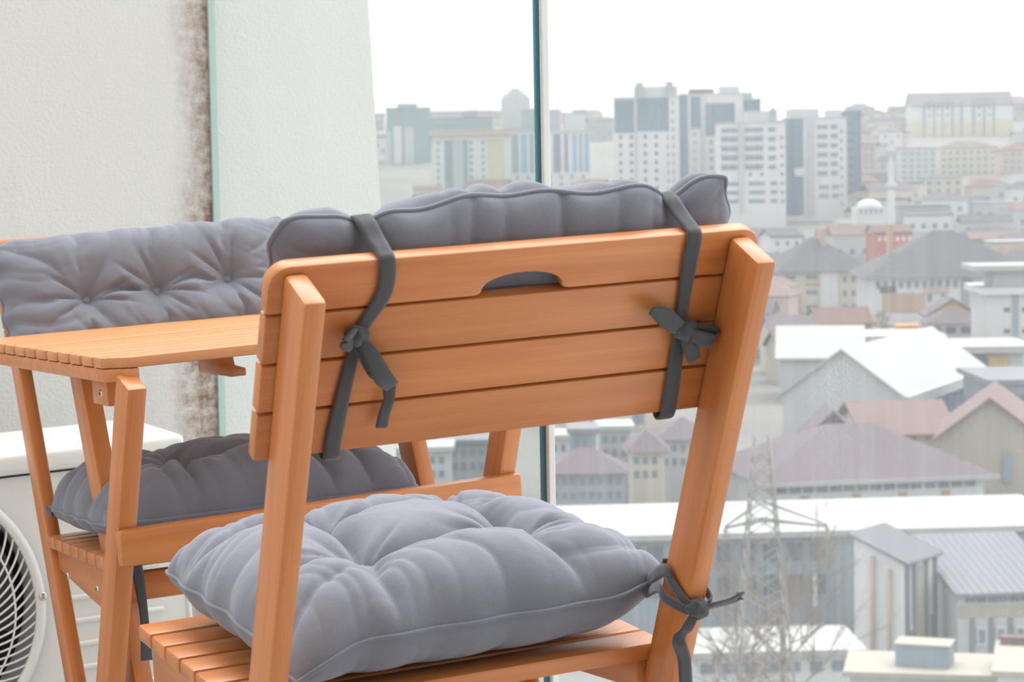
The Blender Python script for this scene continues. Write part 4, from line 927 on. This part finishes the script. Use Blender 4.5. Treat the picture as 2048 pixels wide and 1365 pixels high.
# ---- crowded small houses on the slopes
WALLS = [(WHT, 'white'), (PAL, 'pale grey'), (CRM, 'cream'), (GRY, 'grey'), (PNK, 'pinkish')]
ROOFS = [(RRED, 'red'), (RPUR, 'mauve'), (RGRY, 'grey'), (RPNK, 'pink')]
count = 0; USED = {}
def small_house(px_, d):
    global count
    x = gp(px_, 400, d).x; z = ter(x, d)
    wi = rnd.uniform(9, 17); dp = rnd.uniform(8, 12); hh = rnd.uniform(5, 12); yaw = radians(rnd.uniform(-18, 18))
    (wm_, wn), (rm, rn) = rnd.choices(WALLS, [4, 4, 3, 2, 1.5])[0], rnd.choices(ROOFS, [2.2, 3, 3, 1.2])[0]
    M = GM @ T(x, d, z-2) @ Matrix.Rotation(yaw, 4, 'Z')
    if d < 600 and px_ < 1530: where = 'in the valley behind the chairs'
    elif px_ < 1100: where = 'below the left towers' if d < 1000 else 'on the left skyline'
    elif px_ < 1260: where = 'left of the white towers' if d < 1000 else 'on the skyline left of the towers'
    elif d < 420: where = 'in front of the school'
    elif d < 640: where = ('right of the chair post' if px_ < 1640 else 'between mosque and school' if px_ < 1800 else 'right of the red building' if px_ < 1930 else 'level with the mosque, right edge')
    elif d < 900: where = ('left of the minaret' if px_ < 1776 else 'right of the minaret' if px_ < 1900 else 'halfway up the right slope')
    else: where = ('just right of the towers' if px_ < 1824 else 'around the hilltop block' if px_ < 1960 else 'high on the right slope')
    root = new_obj('small_house', box_mesh(q1(wi), q1(dp), q1(hh)+2, wm_), None, M @ T(0, 0, (q1(hh)+2)/2))
    st_ = ('low', 'two-storey', 'tall')[min(2, int(hh/3.1)-1)]; hk = rnd.random() < .75; kk = rnd.choice([0, .5])
    rt = (('gabled', 'hipped')[kk > 0] + ' ' + rn) if hk else 'flat'
    lab_ = '%s %s house with a %s roof %s' % (st_, wn, rt, where)
    if lab_ in USED: lab_ = ('broad ' if wi > 13 else 'narrow ') + lab_
    if lab_ in USED: lab_ = 'rearmost ' + lab_ if d > USED[lab_] else 'nearer ' + lab_
    if lab_ in USED: lab_ = lab_.replace('rearmost ', 'farthest ').replace('nearer ', 'nearest ')
    USED[lab_] = d
    tag(root, lab_, 'house', 'crowded small houses on the slopes')
    w2, d2 = q1(wi)/2, q1(dp)/2; zt_ = q1(hh)+2; o = .4
    if hk:
        ri = rnd.uniform(1.5, 2.8); k = kk*w2
        v = [(-w2-o, -d2-o, zt_), (w2+o, -d2-o, zt_), (w2+o, d2+o, zt_), (-w2-o, d2+o, zt_), (-w2-o+k, 0, zt_+ri), (w2+o-k, 0, zt_+ri)]
        me = mesh_from('roof', v, [(0, 1, 5, 4), (1, 2, 5), (2, 3, 4, 5), (3, 0, 4), (0, 3, 2, 1)], rm)
        new_obj('roof', me, root, M)
    else: new_obj('roof', box_mesh(q1(wi)+.6, q1(dp)+.6, .5, rnd.choice([RWHT, RMET, rm])), root, M @ T(0, 0, zt_+.25))
    nw = int(wi/3.2)
    wmsh = box_mesh(1.3, .2, 1.5, WIN2)
    for fl_ in range(int(hh/3.1)):
        for k in range(nw):
            if d > 900 and (k+fl_) % 2: continue
            new_obj('window', wmsh, root, M @ T(-q1(wi)/2+(k+.5)*q1(wi)/nw, -q1(dp)/2-.02, 3.4+fl_*3.0))
    count += 1
placed = []
def scatter(n, x0, x1, d0, d1, sep):
    tries = 0; k = 0
    while k < n and tries < n*30:
        tries += 1
        px_ = rnd.uniform(x0, x1); d = d0+(d1-d0)*rnd.random()
        if 1805 < px_ < 2045 and 860 < d < 1300: continue
        if 1740 < px_ < 1815 and 470 < d < 640: continue
        X = gp(px_, 400, d).x
        if any(abs(X-a) < sep and abs(d-c_) < sep for a, c_ in placed): continue
        if any(math.hypot(X-a, d-c_) < r_+10 for a, c_, r_ in FOOT): continue
        placed.append((X, d)); small_house(px_, d); k += 1
scatter(70, 1500, 2060, 486, 620, 17)
scatter(70, 1700, 2060, 640, 900, 17)
scatter(60, 1700, 2060, 900, 1500, 18)
scatter(26, 745, 1230, 620, 880, 18)
scatter(24, 745, 1240, 1100, 1700, 18)
scatter(46, 700, 1530, 225, 600, 20)
scatter(14, 300, 740, 300, 1500, 25)
print('small houses', count)

# ---- lattice pylon and bare tree beyond the glass
d = 70; base = ter(0, d); p_top = gp(1523, 872, d); xb = p_top.x; hb = p_top.z-base
MP = GM @ T(xb, d, base)
pyl = thing('lattice_pylon', 'grey lattice steel pylon with a crossarm beyond the dusty glass', 'pylon', MP)
def hw(z): return 1.75*(1-z/hb)**1.0*.9 + .22
for sx_ in (-1, 1):
    for sy_ in (-1, 1):
        new_obj('pylon_leg', tube_mesh([(sx_*hw(z), sy_*hw(z), z) for z in np.linspace(0, hb, 8)], .035, PYL, 6), pyl, MP)
lev = [0]
while lev[-1] < hb*.97: lev.append(lev[-1] + max(.55, hw(lev[-1])*1.15))
for z0, z1 in zip(lev[:-1], lev[1:]):
    z1 = min(z1, hb)
    for sy_ in (-1, 1):
        for s in (-1, 1):
            new_obj('pylon_brace', tube_mesh([(-s*hw(z0), sy_*hw(z0), z0), (s*hw(z1), sy_*hw(z1), z1)], .018, PYL, 5), pyl, MP)
            new_obj('pylon_brace', tube_mesh([(sy_*hw(z0), -s*hw(z0), z0), (sy_*hw(z1), s*hw(z1), z1)], .018, PYL, 5), pyl, MP)
za = gp(1523, 1040, d).z-base
for s, ln_ in ((-1, 1.2), (1, 2.1)):
    for dy in (-.3, .3):
        new_obj('crossarm', tube_mesh([(0, dy, za), (s*ln_, 0, za-.25)], .035, PYL, 6), pyl, MP)
        new_obj('crossarm', tube_mesh([(0, dy, za+.6), (s*ln_, 0, za-.2)], .025, PYL, 6), pyl, MP)
    new_obj('insulator', lathe([(.02, 0), (.09, .05), (.03, .12), (.09, .2), (.03, .28), (.09, .36), (.02, .45)], BRN, 10), pyl, MP @ T(s*ln_, 0, za-.7))
def bare_tree(px_, ytop, d, label, seed):
    R = random.Random(seed); pt_ = gp(px_, ytop, d); zb_ = ter(pt_.x, d); H_ = pt_.z-zb_
    M = GM @ T(pt_.x, d, zb_); root = thing('bare_tree', label, 'tree', M)
    new_obj('trunk', tube_mesh([(0, 0, 0), (.05*H_*.1, 0, H_*.25), (0, .1, H_*.55)], [.16, .13, .08], TREEM, 8), root, M)
    V = []; Fc = []
    def seg(a, c_, r0_, r1_):
        t = (c_-a).normalized(); up = Vector((0, 0, 1)) if abs(t.z) < .9 else Vector((1, 0, 0)); p = t.cross(up).normalized(); q = t.cross(p)
        o = len(V)
        for pt__, rr in ((a, r0_), (c_, r1_)):
            for k in range(4): A_k = pi/2*k; V.append(pt__ + p*(rr*cos(A_k)) + q*(rr*sin(A_k)))
        for k in range(4): Fc.append((o+k, o+(k+1) % 4, o+4+(k+1) % 4, o+4+k))
    def grow(a, dr, ln_, r, lv):
        c_ = a + dr*ln_; seg(a, c_, r, r*.7)
        if lv == 0: return
        for _ in range(3 if lv > 1 else 4):
            nd = (dr + Vector((R.uniform(-.7, .7), R.uniform(-.7, .7), R.uniform(-.1, .55)))).normalized()
            grow(a + dr*ln_*R.uniform(.45, 1), nd, ln_*R.uniform(.6, .85), r*.62, lv-1)
    for k in range(9):
        A_k = 2*pi*k/9+R.uniform(-.3, .3); zz = H_*R.uniform(.2, .58)
        grow(Vector((0, 0, zz)), Vector((cos(A_k)*.7, sin(A_k)*.7, .75)).normalized(), H_*.16, .05, 4)
    o = new_obj('branches', mesh_from('branches', V, Fc, TREEM), root, M); o['kind'] = 'stuff'
bare_tree(1560, 905, 92, 'bare brown tree behind the pylon', 3)
bare_tree(1478, 1060, 96, 'lower bare tree left of the pylon behind the chair post', 5)
bare_tree(1765, 612, 360, 'bare tree in front of the orange school wall', 9)

# ------------------------------------------------------------------ haze over the valley
hz = bpy.data.materials.new('valley_haze'); hz.use_nodes = True; hn = hz.node_tree; hn.nodes.remove(hn.nodes['Principled BSDF'])
vs_ = hn.nodes.new('ShaderNodeVolumeScatter'); vs_.inputs['Density'].default_value = .00032; vs_.inputs['Color'].default_value = (.88, .95, 1, 1)
hn.links.new(vs_.outputs[0], hn.nodes['Material Output'].inputs['Volume'])
tag(new_obj('haze', box_mesh(2400, 2300, 260, hz), None, GM @ T(0, 280+1150, 60)), 'pale haze hanging over the far city', 'haze', kind='stuff')
